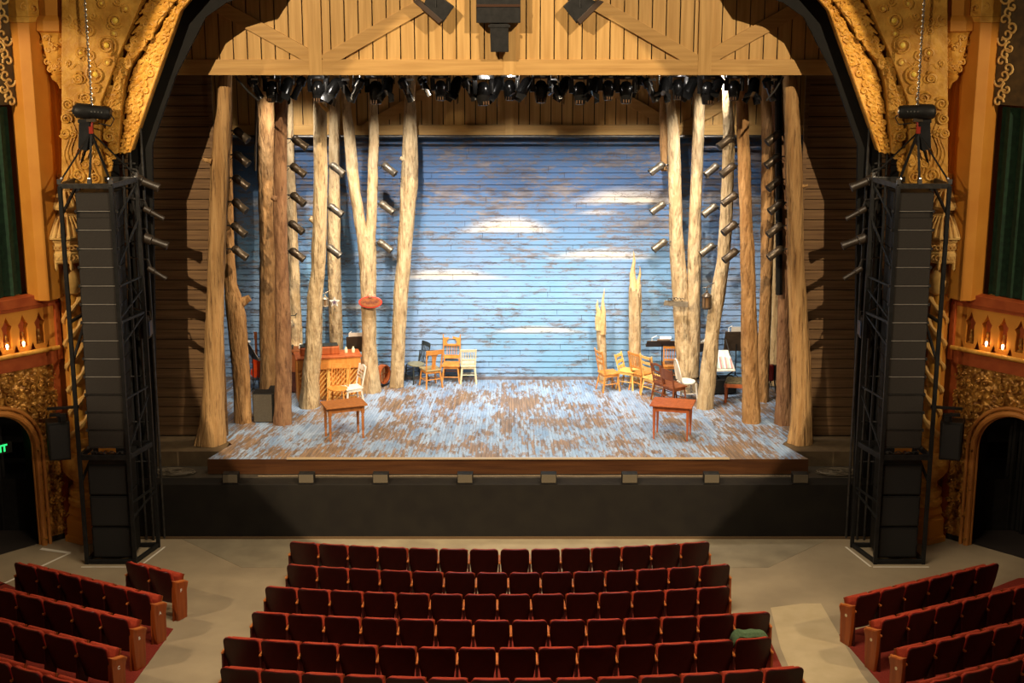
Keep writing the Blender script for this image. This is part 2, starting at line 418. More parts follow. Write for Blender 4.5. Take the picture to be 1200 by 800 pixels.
# slatted side flats either side of the stage
for sg in (-1, 1):
    xo, xi = 7.9, (5.76 if sg < 0 else 5.89)
    side = 'left' if sg < 0 else 'right'
    t = thing('slatted_side_flat', 'tall dark brown slatted flat behind the %s edge trunk of the stage' % ('left' if sg < 0 else 'right'), 'side flat', (0, 30.34, DECK))
    m = MB(); z = 0; r = random.Random(9)
    while z < 8.9:
        h = .205
        m.box(*sorted((sg*xo, sg*xi)), -.01-r.uniform(0, .008), .03, z+.012, z+h-.006); z += h
    m.build('slat_boards', barn, t)
    MB().box(*sorted((sg*xo, sg*xi)), .03, .08, 0, 8.9).build('backing_frame', black, t)
    MB().box(*sorted((sg*(xi+.06), sg*(xi-.02))), -.04, .03, 0, 8.9).build('edge_batten', barn, t)
# black masking legs behind the side trees
for sg in (-1, 1):
    S(MB().box(*sorted((sg*7.55, sg*(5.84 if sg < 0 else 5.96))), 30.5, 30.56, DECK, 9.3), 'wall_masking_'+('left' if sg < 0 else 'right'), drape)

# ------------------------------------------------------------------ proscenium (built for the left, mirrored for the right)
XC = 592
for sg in (1, -1):
    side = 'left' if sg > 0 else 'right'
    def B(mb, name, m, parent=None, root=None, **k):
        mb.mirror(sg)
        if root is not None: mb.shift(root)
        return mb.build(name, m, parent, **k)
    # back wall strip, side wall at 45 degrees
    S(MB().box(-8.62, -7.3, 28.46, 28.6, 0, 13).mirror(sg), 'wall_front_'+side, orange)
    O = Vector((-8.6, 28.2, 0)); sd = Vector((-.7071, -.7071, 0)); nd = Vector((.7071, -.7071, 0))   # along the wall, and out of it
    def A(s_, n_, z_): return O+sd*s_+nd*n_+Vector((0, 0, z_))
    MW = Matrix((( sd.x, -nd.x, 0, O.x), (sd.y, -nd.y, 0, O.y), (0, 0, 1, 0), (0, 0, 0, 1)))   # local x along wall, y into the wall, z up
    w = MB(); w.box(-.3, 6.5, .55, .7, 4.2, 13, MW); S(w.mirror(sg), 'wall_'+side, orangedk)
    # ---- lower relief panel with arched doorway
    root = Vector((sg*A(1.2, 0, 0).x, A(1.2, 0, 0).y, 0))
    t = thing('doorway_relief_wall', 'bronze carved relief wall around the arched exit doorway on the %s side' % side, 'carved wall', root)
    sc, Rr, zs = 1.27, .80, 2.0     # arch centre along wall, radius, spring height
    g = MB(); ns, nz = 170, 210; s0, s1, z0, z1 = -.02, 3.4, .12, 3.55
    idx = {}
    def inside(s_, z_): 
        return abs(s_-sc) < Rr-.03 and (z_ < zs or (s_-sc)**2+(z_-zs)**2 < (Rr-.03)**2)
    for i in range(ns+1):
        for j in range(nz+1):
            s_ = s0+(s1-s0)*i/ns; z_ = z0+(z1-z0)*j/nz
            if abs(s_-sc) < Rr+1.4 or True:
                e = noise.fractal(Vector((s_*5.2, 3.1, z_*5.2)), .8, 2.2, 3)
                vv = noise.voronoi(Vector((s_*10+e*.5, 0, z_*10+e*.5)))[0]
                dsp = .10*max(0, 1-(vv[0]*1.7))**1.5 + .05*abs(e)
                st = .5+.5*math.sin((s_*3+z_*14+e*5)) if s_ < .5 and z_ < 2.4 else .5
                dsp *= .55+.9*st
            idx[i, j] = len(g.v); g.v.append(MW @ Vector((s_, -dsp, z_)))
    for i in range(ns):
        for j in range(nz):
            s_ = s0+(s1-s0)*(i+.5)/ns; z_ = z0+(z1-z0)*(j+.5)/nz
            if inside(s_, z_): continue
            g.face(idx[i, j], idx[i+1, j], idx[i+1, j+1], idx[i, j+1])
    B(g, 'relief_panel', relief_m, t, root, smooth=True, fix=False)
    fr = MB(); path = [(sc-Rr, .0)]+[(sc-Rr*math.cos(a), zs+Rr*math.sin(a)) for a in [PI*k/20 for k in range(21)]]+[(sc+Rr, 0)]
    for dr, rr, dn in ((0, .06, .03), (.11, .035, .05), (-.05, .03, -.04)):
        pp = []
        for s_, z_ in path:
            if z_ <= zs: q = (s_+(-dr if s_ < sc else dr), z_)
            else:
                k = (Rr+dr)/Rr; q = (sc+(s_-sc)*k, zs+(z_-zs)*k)
            pp.append(A(q[0], dn, q[1]))
        fr.tube(pp, rr, 8)
    B(fr, 'arch_moulding', orangedk, t, root, smooth=True)
    sc2 = MB()                       # raised scrolls, swags and bosses over the relief
    r = random.Random(21)
    for k in range(230):
        s_ = r.uniform(.04, 2.4); z_ = r.uniform(.35, 3.4)
        if abs(s_-sc) < Rr+.14 and z_ < zs or (s_-sc)**2+(z_-zs)**2 < (Rr+.2)**2: continue
        R0 = r.uniform(.045, .11); a0 = r.uniform(0, 6.3); dd = r.choice((-1, 1)); pp = []; rd = []
        for q in range(16):
            a = a0+dd*q*.55; rr = R0*(1-q/17); pp.append(A(s_+rr*math.cos(a), .10, z_+rr*math.sin(a))); rd.append(.020*(1-.5*q/16))
        sc2.tube(pp, rd, 6); sc2.ball(A(s_, .11, z_), .032, 6, 4)
    B(sc2, 'raised_scrolls', relief_m, t, root, smooth=True)
    jm = MB(); jm.box(-.05, sc-Rr-.01, .0, .5, 0, .13, MW)
    B(jm, 'plinth', black, t, root)
    ed = MB(); ed.box(-.12, 0.02, -.03, .4, 0, 3.7, MW); B(ed, 'corner_post', redp, t, root, bevel=.01)
    rv = MB(); 
    for a, c in zip(path, path[1:]):
        b = len(rv.v)
        for q in (a, c): rv.v += [MW @ Vector((q[0], 0, q[1])), MW @ Vector((q[0], .5, q[1]))]
        rv.face(b, b+2, b+3, b+1)
    B(rv, 'doorway_reveal', black, t, root)
    S(MB().box(-.1, 3.4, 2.6, 2.7, 0, 3.7, MW).mirror(sg), 'wall_lobby_'+side, black)
    S(MB().box(sc+1.5, sc+1.6, .5, 2.7, 0, 3.7, MW).mirror(sg), 'wall_lobby_end_'+side, black)
    S(MB().box(-.2, 5.5, .1, 2.7, -.05, .004, MW).mirror(sg), 'floor_lobby_'+side, mat('lobby_carpet', srgb(40, 30, 22), rough=.9))
    cu = MB()
    for k in range(9): cu.tube([A(sc-.72+.1*k, -1.3+.04*math.sin(k*2), .02), A(sc-.70+.1*k, -1.3+.05*math.sin(k*2.2), 2.9)], .055, 6)
    tag(B(cu, 'doorway_curtain', black, smooth=True), 'black pleated curtain hanging inside the %s arched doorway' % side, 'curtain')
    # ---- box front above it
    zb_, zt_ = 3.62, 4.92
    root = Vector((sg*A(1.2, .1, 0).x, A(1.2, .1, 0).y, zb_))
    t = thing('box_balustrade', 'red and ochre theatre box front with pointed niches above the %s exit arch' % side, 'box front', root)
    cells = MB(); NICH = [.24+.33*k for k in range(9)]
    # panel made of rings round each pointed niche
    def ring(mb, x0, x1, za, zc, out, y):
        cx = sum(o[0] for o in out)/len(out); cz = sum(o[1] for o in out)/len(out); n = len(out); b = len(mb.v)
        for o in out: mb.v.append(MW @ Vector((o[0], y, o[1])))
        for o in out:
            dx, dz = o[0]-cx, o[1]-cz; ks = []
            if dx > 1e-6: ks.append((x1-cx)/dx)
            if dx < -1e-6: ks.append((x0-cx)/dx)
            if dz > 1e-6: ks.append((zc-cz)/dz)
            if dz < -1e-6: ks.append((za-cz)/dz)
            k = min(ks); mb.v.append(MW @ Vector((cx+dx*k, y, cz+dz*k)))
        for o in out: mb.v.append(MW @ Vector((o[0], y+.16, o[1])))
        for i in range(n):
            j = (i+1) % n; mb.face(b+i, b+j, b+n+j, b+n+i); mb.face(b+j, b+i, b+2*n+i, b+2*n+j)
    for cx in NICH:
        hw = .085; zl, zh = 3.98, 4.56
        out = [(cx-hw, zl), (cx+hw, zl), (cx+hw, zl+.2), (cx+hw*.9, zl+.34), (cx+hw*1.25, zl+.42), (cx+hw*.7, zl+.47), (cx+hw*.3, zl+.54), (cx, zh+.03), (cx-hw*.3, zl+.54), (cx-hw*.7, zl+.47), (cx-hw*1.25, zl+.42), (cx-hw*.9, zl+.34), (cx-hw, zl+.2)]
        ring(cells, cx-.165, cx+.165, 3.88, 4.68, out, -.06)
    cells.box(-.09, .075, -.06, .1, 3.88, 4.68, MW); cells.box(NICH[-1]+.165, 3.6, -.06, .1, 3.88, 4.68, MW)
    B(cells, 'niche_panel', orange, t, root)
    B(MB().box(-.09, 3.6, .1, .14, 3.8, 4.7, MW), 'niche_back', redp, t, root)
    tr = MB(); tr.box(-.14, 3.6, -.14, .12, 4.74, 4.93, MW); tr.box(-.12, 3.6, -.1, .1, 4.67, 4.74, MW); tr.box(-.16, -.06, -.13, .12, 3.62, 4.74, MW)
    B(tr, 'red_rail', redp, t, root, bevel=.012)
    B(MB().tube([A(-.1, .12, 3.86), A(3.6, .12, 3.86)], .045, 10), 'lower_moulding', goldhi, t, root, smooth=True)
    B(MB().box(-.12, 3.6, -.07, .12, 3.55, 3.84, MW), 'lower_band', redp, t, root)
    for i, cx in enumerate(NICH):
        p = A(cx, .0, 3.985); fg = MB()
        fg.lathe([(.05, 3.985), (.055, 4.01), (.03, 4.03), (.035, 4.06), (.05, 4.1), (.03, 4.15), (.028, 4.17), (.036, 4.2), (.03, 4.235), (0.004, 4.26)], 10, c=(p.x, p.y))
        fr_ = tag(B(fg, 'niche_figure', relief_m, None, None, smooth=True), 'small bronze seated figure in %s niche of the %s box front, counted from the stage' % (ORD[i], side), 'figurine', 'figurines in the %s box niches' % side)
        if i in (1, 2, 4, 6):
            q = A(cx+.02, .07, 4.05); mb = MB().ball(q, .028, 8, 6, (1, 1, 1.3))
            mb.tube([q-Vector((0, 0, .06)), q-Vector((0, 0, .03))], .016, 8)
            tag(B(mb, 'niche_bulb', bulbm, smooth=True), 'glowing warm bulb in the %s niche of the %s box front, counted from the stage' % (ORD[i], side), 'light bulb', 'bulbs in the %s box niches' % side)
            ld = bpy.data.lights.new('niche_glow', 'POINT'); ld.energy = 1.2; ld.color = (1, .55, .2); ld.shadow_soft_size = .03
            lo = bpy.data.objects.new('niche_glow', ld); C.objects.link(lo); lo.location = (sg*(q+nd*.05).x, (q+nd*.05).y, q.z+.02)
    # ---- green curtain above the box
    cu = MB(); n = 60; b = len(cu.v)
    for k in range(n+1):
        s_ = .45+2.8*k/n; d = .05*math.sin(k*1.15)+.02*math.sin(k*2.9)
        for z_ in (4.935, 8.4): cu.v.append(MW @ Vector((s_, .12+d, z_)))
    for k in range(n): cu.face(b+2*k, b+2*k+2, b+2*k+3, b+2*k+1)
    tag(B(cu, 'box_curtain', greencurt, smooth=True, fix=False), 'tall dark green pleated curtain above the %s box front' % side, 'curtain')
    # carved frame above curtain
    cf = MB(); cf.box(.25, 3.4, -.02, .1, 8.45, 11.5, MW)
    cf2 = MB(); r = random.Random(4)
    for k in range(26):
        s_ = .35+.07*(k % 3); z_ = 8.5+.12*k; pp = []
        for q in range(12):
            a = k+q*.6; rr = .11*(1-q/13); pp.append(A(s_+.1+rr*math.cos(a), .06, z_+rr*math.sin(a)))
        cf2.tube(pp, .022, 6)
    root = Vector((sg*A(1.2, 0, 0).x, A(1.2, 0, 0).y, 8.4))
    t = thing('carved_curtain_surround', 'dark carved scrolled surround above the green curtain on the %s side' % side, 'carved surround', root)
    B(cf, 'surround_board', mat('surround_dark', srgb(70, 52, 26), srgb(96, 72, 36), 6, rough=.6), t, root); B(cf2, 'scrolls', stone, t, root, smooth=True)
    # ---- octagonal pilaster
    px = W(35, 150, 27.95).x; root = Vector((sg*px, 28.05, 0))
    t = thing('octagonal_pilaster', 'ochre faceted pilaster with carved capital at the far %s beside the curtain' % side, 'pilaster', root)
    hw = .34
    oc = [(-hw, .35), (-hw, .02), (-hw*.05, -.3), (hw*.55, -.3), (hw, .02), (hw, .35)]
    def col(z0_, z1_, k, m_, nm):
        q = MB(); q.slab([Vector((px+x*k, 28.05+y*k, z0_)) for x, y in oc], (0, 0, z1_-z0_)); return B(q, nm, m_, t, root, bevel=.01)
    col(4.85, 9.9, 1, orange, 'shaft'); col(9.9, 10.0, 1.08, gold, 'neck_ring'); col(10.0, 12.6, 1.04, gold, 'capital')
    cp = MB(); r = random.Random(2)
    for k in range(36):
        x = px+r.uniform(-.3, .3); z_ = 10.1+r.uniform(0, 2.2); pp = []; R0 = r.uniform(.06, .12)
        for q in range(12):
            a = k+q*.6; rr = R0*(1-q/13); pp.append((x+rr*math.cos(a), 28.05-.33+abs(x-px-.08)*.5, z_+rr*math.sin(a)))
        cp.tube(pp, .018, 6)
    B(cp, 'capital_scrolls', goldhi, t, root, smooth=True)
    # ---- flat strip beside it
    q = MB().box(W(60, 200, 28.3).x, W(72, 200, 28.3).x, 28.25, 28.45, 0, 13); tag(B(q, 'flat_strip', orange, bevel=.01), 'narrow plain ochre strip between the %s pilaster and the scrolled wall' % side, 'pilaster strip')
    # ---- corbel with pendant
    root = Vector((sg*W(68, 70, 27.9).x, 28.0, W(68, 105, 27.9).z))
    t = thing('carved_corbel', 'ochre corbel with carved leafy pendant high on the %s front wall' % side, 'corbel', root)
    cxx = W(66, 70, 27.9).x
    def zz(v): return W(68, v, 27.85).z
    lp = [(.02, zz(105)), (.06, zz(98)), (.14, zz(94)), (.16, zz(90)), (.13, zz(88)), (.17, zz(84)), (.24, zz(60)), (.29, zz(40)), (.32, zz(38))]
    B(MB().lathe(lp, 12, c=(cxx, 28.05)), 'pendant', gold, t, root, smooth=True)
    B(MB().lathe([(.3, zz(38)), (.36, zz(36)), (.36, zz(24)), (.31, zz(20)), (.27, zz(18)), (.27, zz(-30)), (.36, zz(-40)), (.36, zz(-70))], 8, c=(cxx, 28.05)), 'faceted_shaft', orange, t, root)
    lv = MB(); r = random.Random(6)
    for k in range(30):
        a0 = r.uniform(PI, 2*PI); z_ = r.uniform(zz(82), zz(42)); R1 = .17+.12*(z_-zz(82))/(zz(42)-zz(82))
        pp = []; R0 = r.uniform(.04, .08)
        for q in range(10):
            a = k+q*.65; rr = R0*(1-q/11); pp.append((cxx+(R1+.01)*math.cos(a0)+rr*math.cos(a), 28.05+(R1+.01)*math.sin(a0), z_+rr*math.sin(a)))
        lv.tube(pp, .022, 6); lv.ball(pp[-1], .03, 6, 4)
    B(lv, 'carved_leaves', gold, t, root, smooth=True)
    mo = MB()
    for off, rr in ((0, .05), (.11, .03)):
        mo.tube([W(78+off*60, 34, 27.9), W(91+off*60, 30, 27.9), W(110+off*60, -12, 27.9), W(112+off*60, -60, 27.9)], rr, 6)
    B(mo, 'stepped_moulding', gold, t, root)
    # ---- scrolled arch in three stepped bands
    root = Vector((sg*W(120, 100, 27.7).x, 27.9, 6.5))
    t = thing('scrolled_proscenium_arch', 'gilded plaster arch shoulder in stepped scrolled bands on the %s of the stage' % side, 'arch', root)
    YA = (27.58, 27.72, 27.86)
    lineA = [(196, -70), (166, 0), (145, 50), (135, 75), (118, 120), (117, 170), (121, 217)]
    lineB = [(256, -70), (206, 0), (175, 45), (150, 80), (145, 100), (138, 175), (138, 180)]
    lineI = [(282, -70), (221, 0), (210, 13), (175, 112), (152, 178)]
    out_ = [(72, 217), (72, -70)]
    def poly(pts_, Y): return [W(u, v, Y) for u, v in pts_]
    B(MB().slab(poly(out_+lineA, YA[0]), (0, .8, 0)), 'outer_band', gold, t, root, bevel=.015)
    B(MB().slab(poly([(u+8.5, v) for u, v in lineA[:-1]]+[(127, 182)]+lineB[::-1], YA[1]), (0, .65, 0)), 'middle_band', gold, t, root, bevel=.015)
    B(MB().slab(poly([(u+6.5, v) for u, v in lineB]+[(152, 178)]+lineI[::-1], YA[2]), (0, .4, 0)), 'inner_band', goldhi, t, root, bevel=.015)
    B(MB().slab(poly([(u-6, v) for u, v in lineA[:-1]]+[(122, 182)]+[(u+9, v) for u, v in lineB[::-1]], 28.2), (0, .05, 0)), 'shade_groove_back', orangedk, t, root)  # deep grooves added between the bands, shaping in the dark step shadows
    sp = MB(); bs_ = MB()
    def along_u(v):
        for (u0, v0), (u1, v1) in zip(lineA, lineA[1:]):
            if v0 <= v <= v1: return u0+(u1-u0)*(v-v0)/(v1-v0)
        return 117
    def spiral(u, v, rpx, Y, dirn=1, a0=0, turns=1.9, th=.02, boss=0):
        c = W(u, v, Y); R0 = rpx/ppm(v, Y); pp = []; rd = []
        N_ = int(13*turns)
        for q in range(N_+1):
            f_ = q/N_; a = a0+dirn*2*PI*turns*f_; rr = R0*(1-f_*.86); pp.append(c+Vector((rr*math.cos(a), -.018, rr*math.sin(a)))); rd.append(th*1.25*(1-.45*f_))
        sp.tube(pp, rd, 6)
        if boss: bs_.ball(c+Vector((0, -.02, 0)), boss/ppm(v, Y), 10, 6, (1, .5, 1))
    for (u, v, r_, k) in [(135, 24, 9, 3.6), (148, 10, 5, 2.4), (125, 53, 12, 3.4), (112, 87, 11, 3.4), (134, 39, 4, 2.8), (126, 73, 4, 2.6), (119, 4, 6, 2.2), (95, 62, 6, 2.4), (80, 122, 8, 0), (78, 139, 7, 0), (76, 156, 6, 0), (101, 115, 8, 0), (113, 104, 5, 0), (111, 208, 8, 0), (92, 205, 9, 0), (114, 190, 4, 0), (128, 160, 7, 0), (100, 192, 6, 0), (104, 35, 7, 0), (92, 92, 6, 0)]:
        spiral(u, v, r_, YA[0], random.choice((1, -1)), random.uniform(0, 6), 2.0, .022, k)
    r = random.Random(77)
    for k in range(46):
        u, v = r.uniform(78, 150), r.uniform(-40, 190)
        if u > 165-v*.38-8: continue
        if u+17 > along_u(v): continue
        spiral(u, v, r.uniform(3.5, 8), YA[0]+.006, r.choice((1, -1)), r.uniform(0, 6), 1.4, .016, 0)
        sp.tube([W(u+q*2.2, v+6*math.sin(q*.7+k)+q*1.4, YA[0]+.004) for q in range(7)], [.008, .014, .018, .02, .018, .014, .008], 6)
    for k in range(9):               # flowing flame lines low on the outer band
        u0 = 78+4.2*k
        sp.tube([W(u0+3*math.sin(q*.9+k*.3), 212-q*6-((k % 3)*4), YA[0])+Vector((0, -.01, 0)) for q in range(11)], [.024*(1-q/14) for q in range(11)], 6)
    r = random.Random(11)
    def along(line, f_):
        L_ = [math.dist(a, b_) for a, b_ in zip(line, line[1:])]; tot = sum(L_); d = f_*tot
        for (a, b_), l_ in zip(zip(line, line[1:]), L_):
            if d <= l_: return (a[0]+(b_[0]-a[0])*d/l_, a[1]+(b_[1]-a[1])*d/l_)
            d -= l_
        return line[-1]
    for (la, lb, Y, m0) in ((lineA, lineB, YA[1], 0), (lineB, lineI, YA[2], 1)):
        for k in range(130):
            f_ = (k+.5)/130
            p = along(la, f_); q = along(lb, f_); g_ = r.uniform(.38, .66) if not m0 else r.uniform(.35, .7)
            g_ = r.uniform(.30, .86); u = p[0]+(q[0]-p[0])*g_; v = p[1]+(q[1]-p[1])*g_; wd = abs(q[0]-p[0])-7
            spiral(u, v, min(wd*.22, 5.5)*r.uniform(.65, 1.05), Y, r.choice((1, -1)), r.uniform(0, 6), 1.6, .024, 1.4 if k % 3 == 0 else 0)
            if k % 2 == 0:
                a_ = W(u-wd*.25, v+4, Y); c_ = W(u+wd*.22, v-5, Y)
                sp.tube([a_, (a_+c_)/2+Vector((0, -.03, .03)), c_], [.014, .038, .014], 6)
    B(sp, 'scroll_relief', gold, t, root, smooth=True); B(bs_, 'gilt_boss_relief', goldboss, t, root, smooth=True)
    # gilt edge bead and black inner masking
    B(MB().tube([W(u, v, YA[2])+Vector((0, -.01, 0)) for u, v in lineI], .022, 6), 'edge_bead', goldhi, t, root, smooth=True)
    bk = MB().slab(poly(lineI[:-1]+[(150, 182)]+[(150, 560), (183, 560), (180, 300), (178, 170), (205, 90), (241, 20), (265, 3), (300, -8), (340, -70)], 28.3), (0, .12, 0))
    tag(B(bk, 'black_proscenium_masking', mat('masking_black', srgb(17, 16, 14), srgb(23, 21, 18), 3, rough=.75, spec=.2)), 'black shaped masking border lining the inside of the %s arch' % side, 'masking')
    # ---- column with pagoda canopy
    cx, cy = -8.17, 28.25; root = Vector((sg*cx, cy, 0))
    t = thing('pagoda_canopied_column', 'ornate ochre column with pagoda canopy behind the %s speaker tower' % side, 'column', root)
    def zc(v): return W(84, v, 28.0).z
    B(MB().lathe([(.45, 0), (.45, .1), (.40, .12), (.40, .46), (.32, .52), (.36, .56), (.34, .66), (.3, .74)], 6, c=(cx, cy)), 'hexagonal_plinth', orange, t, root, bevel=.01)
    B(MB().lathe([(.28, .7), (.33, .76), (.33, .84), (.28, .88), (.31, .96), (.3, 1.04), (.22, 1.08), (.21, 1.2), (.3, 1.28), (.40, 1.42), (.41, 1.58), (.36, 1.72), (.25, 1.8), (.27, 1.9), (.22, 2.0), (.18, 2.06)], 20, c=(cx, cy)), 'vase', goldhi, t, root, smooth=True)
    sh = MB().tube([(cx, cy, 2.0), (cx, cy, zc(330))], .14, 12)
    B(sh, 'shaft', gold, t, root, smooth=True)
    tw = MB()
    for ph in (0, PI):
        pp = []
        for q in range(90):
            z_ = 2.05+(zc(345)-2.05)*q/89; a = ph+q*.22; pp.append((cx+.15*math.cos(a), cy+.15*math.sin(a), z_))
        tw.tube(pp, [.055+.02*math.sin(q*.9) for q in range(90)], 7)
    B(tw, 'twisted_relief', stone, t, root, smooth=True)
    B(MB().lathe([(.08, zc(350)), (.2, zc(345)), (.24, zc(330)), (.17, zc(322)), (.1, zc(314))], 12, c=(cx, cy)), 'statue_bracket', stone, t, root, smooth=True)
    B(MB().lathe([(.37, zc(308)), (.40, zc(306)), (.40, zc(296)), (.37, zc(294)), (.38, zc(284)), (.41, zc(282)), (.41, zc(279))], 8, c=(cx, cy)), 'canopy_drum', stone, t, root)
    pd = MB()
    for k in range(8):
        a = 2*PI*(k+.5)/8; x_, y_ = cx+.37*math.cos(a), cy+.37*math.sin(a)
        pd.lathe([(.01, zc(316)), (.035, zc(313)), (.03, zc(310)), (.04, zc(306))], 8, c=(x_, y_))
    fret = MB()
    for k in range(8):
        a1, a2 = 2*PI*(k+.5)/8, 2*PI*(k+1.5)/8
        p1, p2 = Vector((cx+.405*math.cos(a1), cy+.405*math.sin(a1), 0)), Vector((cx+.405*math.cos(a2), cy+.405*math.sin(a2), 0))
        for q in range(4):
            m_ = p1.lerp(p2, (q+.5)/4)
            for vz in (301, 289): fret.tube([m_+Vector((.03*math.cos(w_), .03*math.sin(w_)*0, zc(vz)+.04*math.sin(w_))) for w_ in [2*PI*e/8 for e in range(9)]], .009, 5)
    B(pd, 'canopy_pendants', stone, t, root, smooth=True); B(fret, 'canopy_fretwork', stone, t, root, smooth=True)
    B(MB().lathe([(.47, zc(279)), (.48, zc(277)), (.44, zc(273)), (.34, zc(262)), (.26, zc(256)), (.24, zc(252))], 8, c=(cx, cy)), 'lower_roof', stone, t, root)
    B(MB().lathe([(.2, zc(254)), (.2, zc(247)), (.31, zc(246)), (.32, zc(243)), (.25, zc(237)), (.15, zc(225)), (.07, zc(216))], 8, c=(cx, cy)), 'upper_roof', stone, t, root)
    rb = MB()
    for k in range(32):
        a = 2*PI*k/32; ca, sa = math.cos(a), math.sin(a)
        rb.tube([(cx+.47*ca, cy+.47*sa, zc(276)), (cx+.35*ca, cy+.35*sa, zc(262)), (cx+.25*ca, cy+.25*sa, zc(254))], .014, 5)
        if k % 2 == 0: rb.tube([(cx+.31*ca, cy+.31*sa, zc(242)), (cx+.16*ca, cy+.16*sa, zc(225))], .012, 5)
    B(rb, 'roof_ribs', stone, t, root, smooth=True)
    B(MB().lathe([(.05, zc(217)), (.07, zc(213)), (.1, zc(209)), (.1, zc(206)), (.02, zc(204))], 12, c=(cx, cy)), 'finial', stone, t, root, smooth=True)
    if sg > 0:
        # exit sign inside the left doorway
        def onp(u, v, n_):            # pixel -> point on the plane n_ behind the doorway wall
            d = Vector(ray(u, v)); c0 = Vector(CAM); q = A(0, n_, 0); k = (q-c0).dot(nd)/d.dot(nd); return c0+d*k
        pc = onp(-3, 527, -.6); t2 = thing('exit_sign', 'small green illuminated exit sign inside the left arched doorway', 'exit sign', pc, math.radians(45))
        MB().box(-.3, .3, .0, .06, -.11, .11).build('sign_box', black, t2)
        fo = text_mesh('lettering', 'EXIT', .19, exitm, t2, .004, .006); fo.rotation_euler = (PI/2, 0, 0); fo.location = (0, -.008, 0)
# ================================================================== SPEAKER TOWERS
for sg in (1, -1):
    side = 'left' if sg > 0 else 'right'
    def B(mb, name, m, parent=None, root=None, **k):
        mb.mirror(sg)
        if root is not None: mb.shift(root)
        return mb.build(name, m, parent, **k)
    T0 = 7.12
    FL, FR, BR, BL = (-7.83, 26.88), (-6.93, 26.88), (-6.68, 27.72), (-7.75, 27.72)
    root = Vector((sg*-7.3, 27.3, 0))
    t = thing('speaker_tower_frame', 'tall black steel frame tower holding the %s stack of speakers' % side, 'tower frame', root)
    for p in (FL, FR, BR, BL):
        B(MB().box(p[0]-.035, p[0]+.035, p[1]-.035, p[1]+.035, 0, T0), 'upright', blackmet, t, root, bevel=.005)
    B(MB().box(-7.2, -7.14, 27.69, 27.75, 0, T0), 'upright', blackmet, t, root)
    B(MB().box(-6.83, -6.79, 27.28, 27.32, 2.1, T0), 'upright', blackmet, t, root)
    ring_ = [FL, FR, BR, BL, FL]
    for z_, w_ in ((.05, .08), (2.1, .1), (4.65, .05), (T0, .09)):
        m = MB()
        for a, c in zip(ring_, ring_[1:]):
            if z_ == 4.65 and a == FL: continue
            m.bar((a[0], a[1], z_), (c[0], c[1], z_), .05, w_)
        B(m, 'ring_beam', greymet if z_ > 6 else blackmet, t, root, bevel=.004)
    m = MB()
    for za, zb_ in ((2.2, 3.1), (4.2, 4.62), (4.7, 5.1), (5.6, 6.4), (6.4, 7.05), (.9, 1.15)):
        m.bar((FR[0], FR[1], za), (BR[0], BR[1], zb_), .03)
    for z_ in (5.3, 3.2, 1.2): m.bar((FR[0], FR[1], z_), (BR[0], BR[1], z_+.03), .035)
    m.bar((BL[0], BL[1], 2.2), (BR[0], BR[1], 4.6), .03); m.bar((BL[0], BL[1], 7), (BR[0], BR[1], 4.7), .03)
    m.bar((FL[0], FL[1], 3.9), (BL[0], BL[1], 4.6), .04); m.bar((FL[0], FL[1], 6.6), (BL[0], BL[1], 7.05), .04); m.bar((FL[0], FL[1], 1.6), (BL[0], BL[1], 2.05), .04)
    B(m, 'side_bracing', blackmet, t, root)
    # line array boxes
    zt, zb_ = 7.0, 2.27; hh = (zt-zb_)/14
    for k in range(14):
        z1_ = zt-k*hh; z0_ = z1_-hh; off = -.006*k
        x0_, x1_ = -7.585+off, -6.875+off
        if k > 9: x0_ += 0
        root2 = Vector((sg*-7.25, 27.2, z0_))
        q = thing('line_array_speaker', '%s speaker box from the top in the %s tower array' % (ORD[k], side), 'speaker', root2, group='line array speakers in the %s tower' % side)
        body = MB()
        y0_ = 26.93; t_ = max(0, k-8)*.004
        body.slab([(x0_, y0_, z0_+.008), (x1_, y0_, z0_+.008), (x1_, y0_-.0, z1_-.006), (x0_, y0_-.0, z1_-.006)], (0, .5, 0))
        B(body, 'cabinet', black, q, root2, bevel=.008)
        if k == 1: gp = MB().box(x0_+.015, x1_-.015, y0_-.012, y0_+.002, z0_+.02, z1_-.12); gp.box(x0_+.06, x1_-.06, y0_-.004, y0_+.002, z1_-.11, z1_-.03)
        else: gp = MB().box(x0_+.015, x1_-.015, y0_-.012, y0_+.002, z0_+.02, z1_-.016)
        B(gp, 'grille', fabric_black, q, root2)
        B(MB().box(x0_-.01, x1_+.01, y0_-.020, y0_-.002, z0_-.004, z0_+.010), 'steel_edge', litsteel if k < 10 else greymet, q, root2)  # upper edges paler: caught light put into the steel colour
        for xx in (x0_-.005, x1_+.005): B(MB().box(xx-.018, xx+.018, y0_-.03, y0_+.02, z0_-.022, z0_+.028), 'rigging_pin', greymet, q, root2)
    # subs
    for k, (z0_, z1_) in enumerate(((.1, .70), (.72, 1.32), (1.34, 1.94))):
        root2 = Vector((sg*-7.3, 27.2, z0_))
        q = thing('subwoofer', '%s black subwoofer from the floor at the foot of the %s tower' % (ORD[k], side), 'subwoofer', root2, group='subwoofers in the %s tower' % side)
        B(MB().box(-7.72, -6.985, 26.95, 27.6, z0_, z1_), 'cabinet', black, q, root2, bevel=.012)
        B(MB().box(-7.69, -7.015, 26.935, 26.952, z0_+.03, z1_-.03), 'grille', mat('dark_grille', (.012, .011, .01, 1), rough=.7), q, root2)
        for xx in (-7.7, -7.02): B(MB().cbox((xx, 26.94, (z0_+z1_)/2), (.03, .02, .1)), 'side_handle', blackmet, q, root2)
    # wedge of cables on the platform
    m = MB(); r = random.Random(3)
    for k in range(9):
        x_ = -7.6+.08*k; m.tube([(x_+.1*math.sin(e+k), 26.9+.05*math.cos(e*2+k), 2.17+.03*abs(math.sin(e*1.7))) for e in [q*.5 for q in range(8)]], .009, 5)
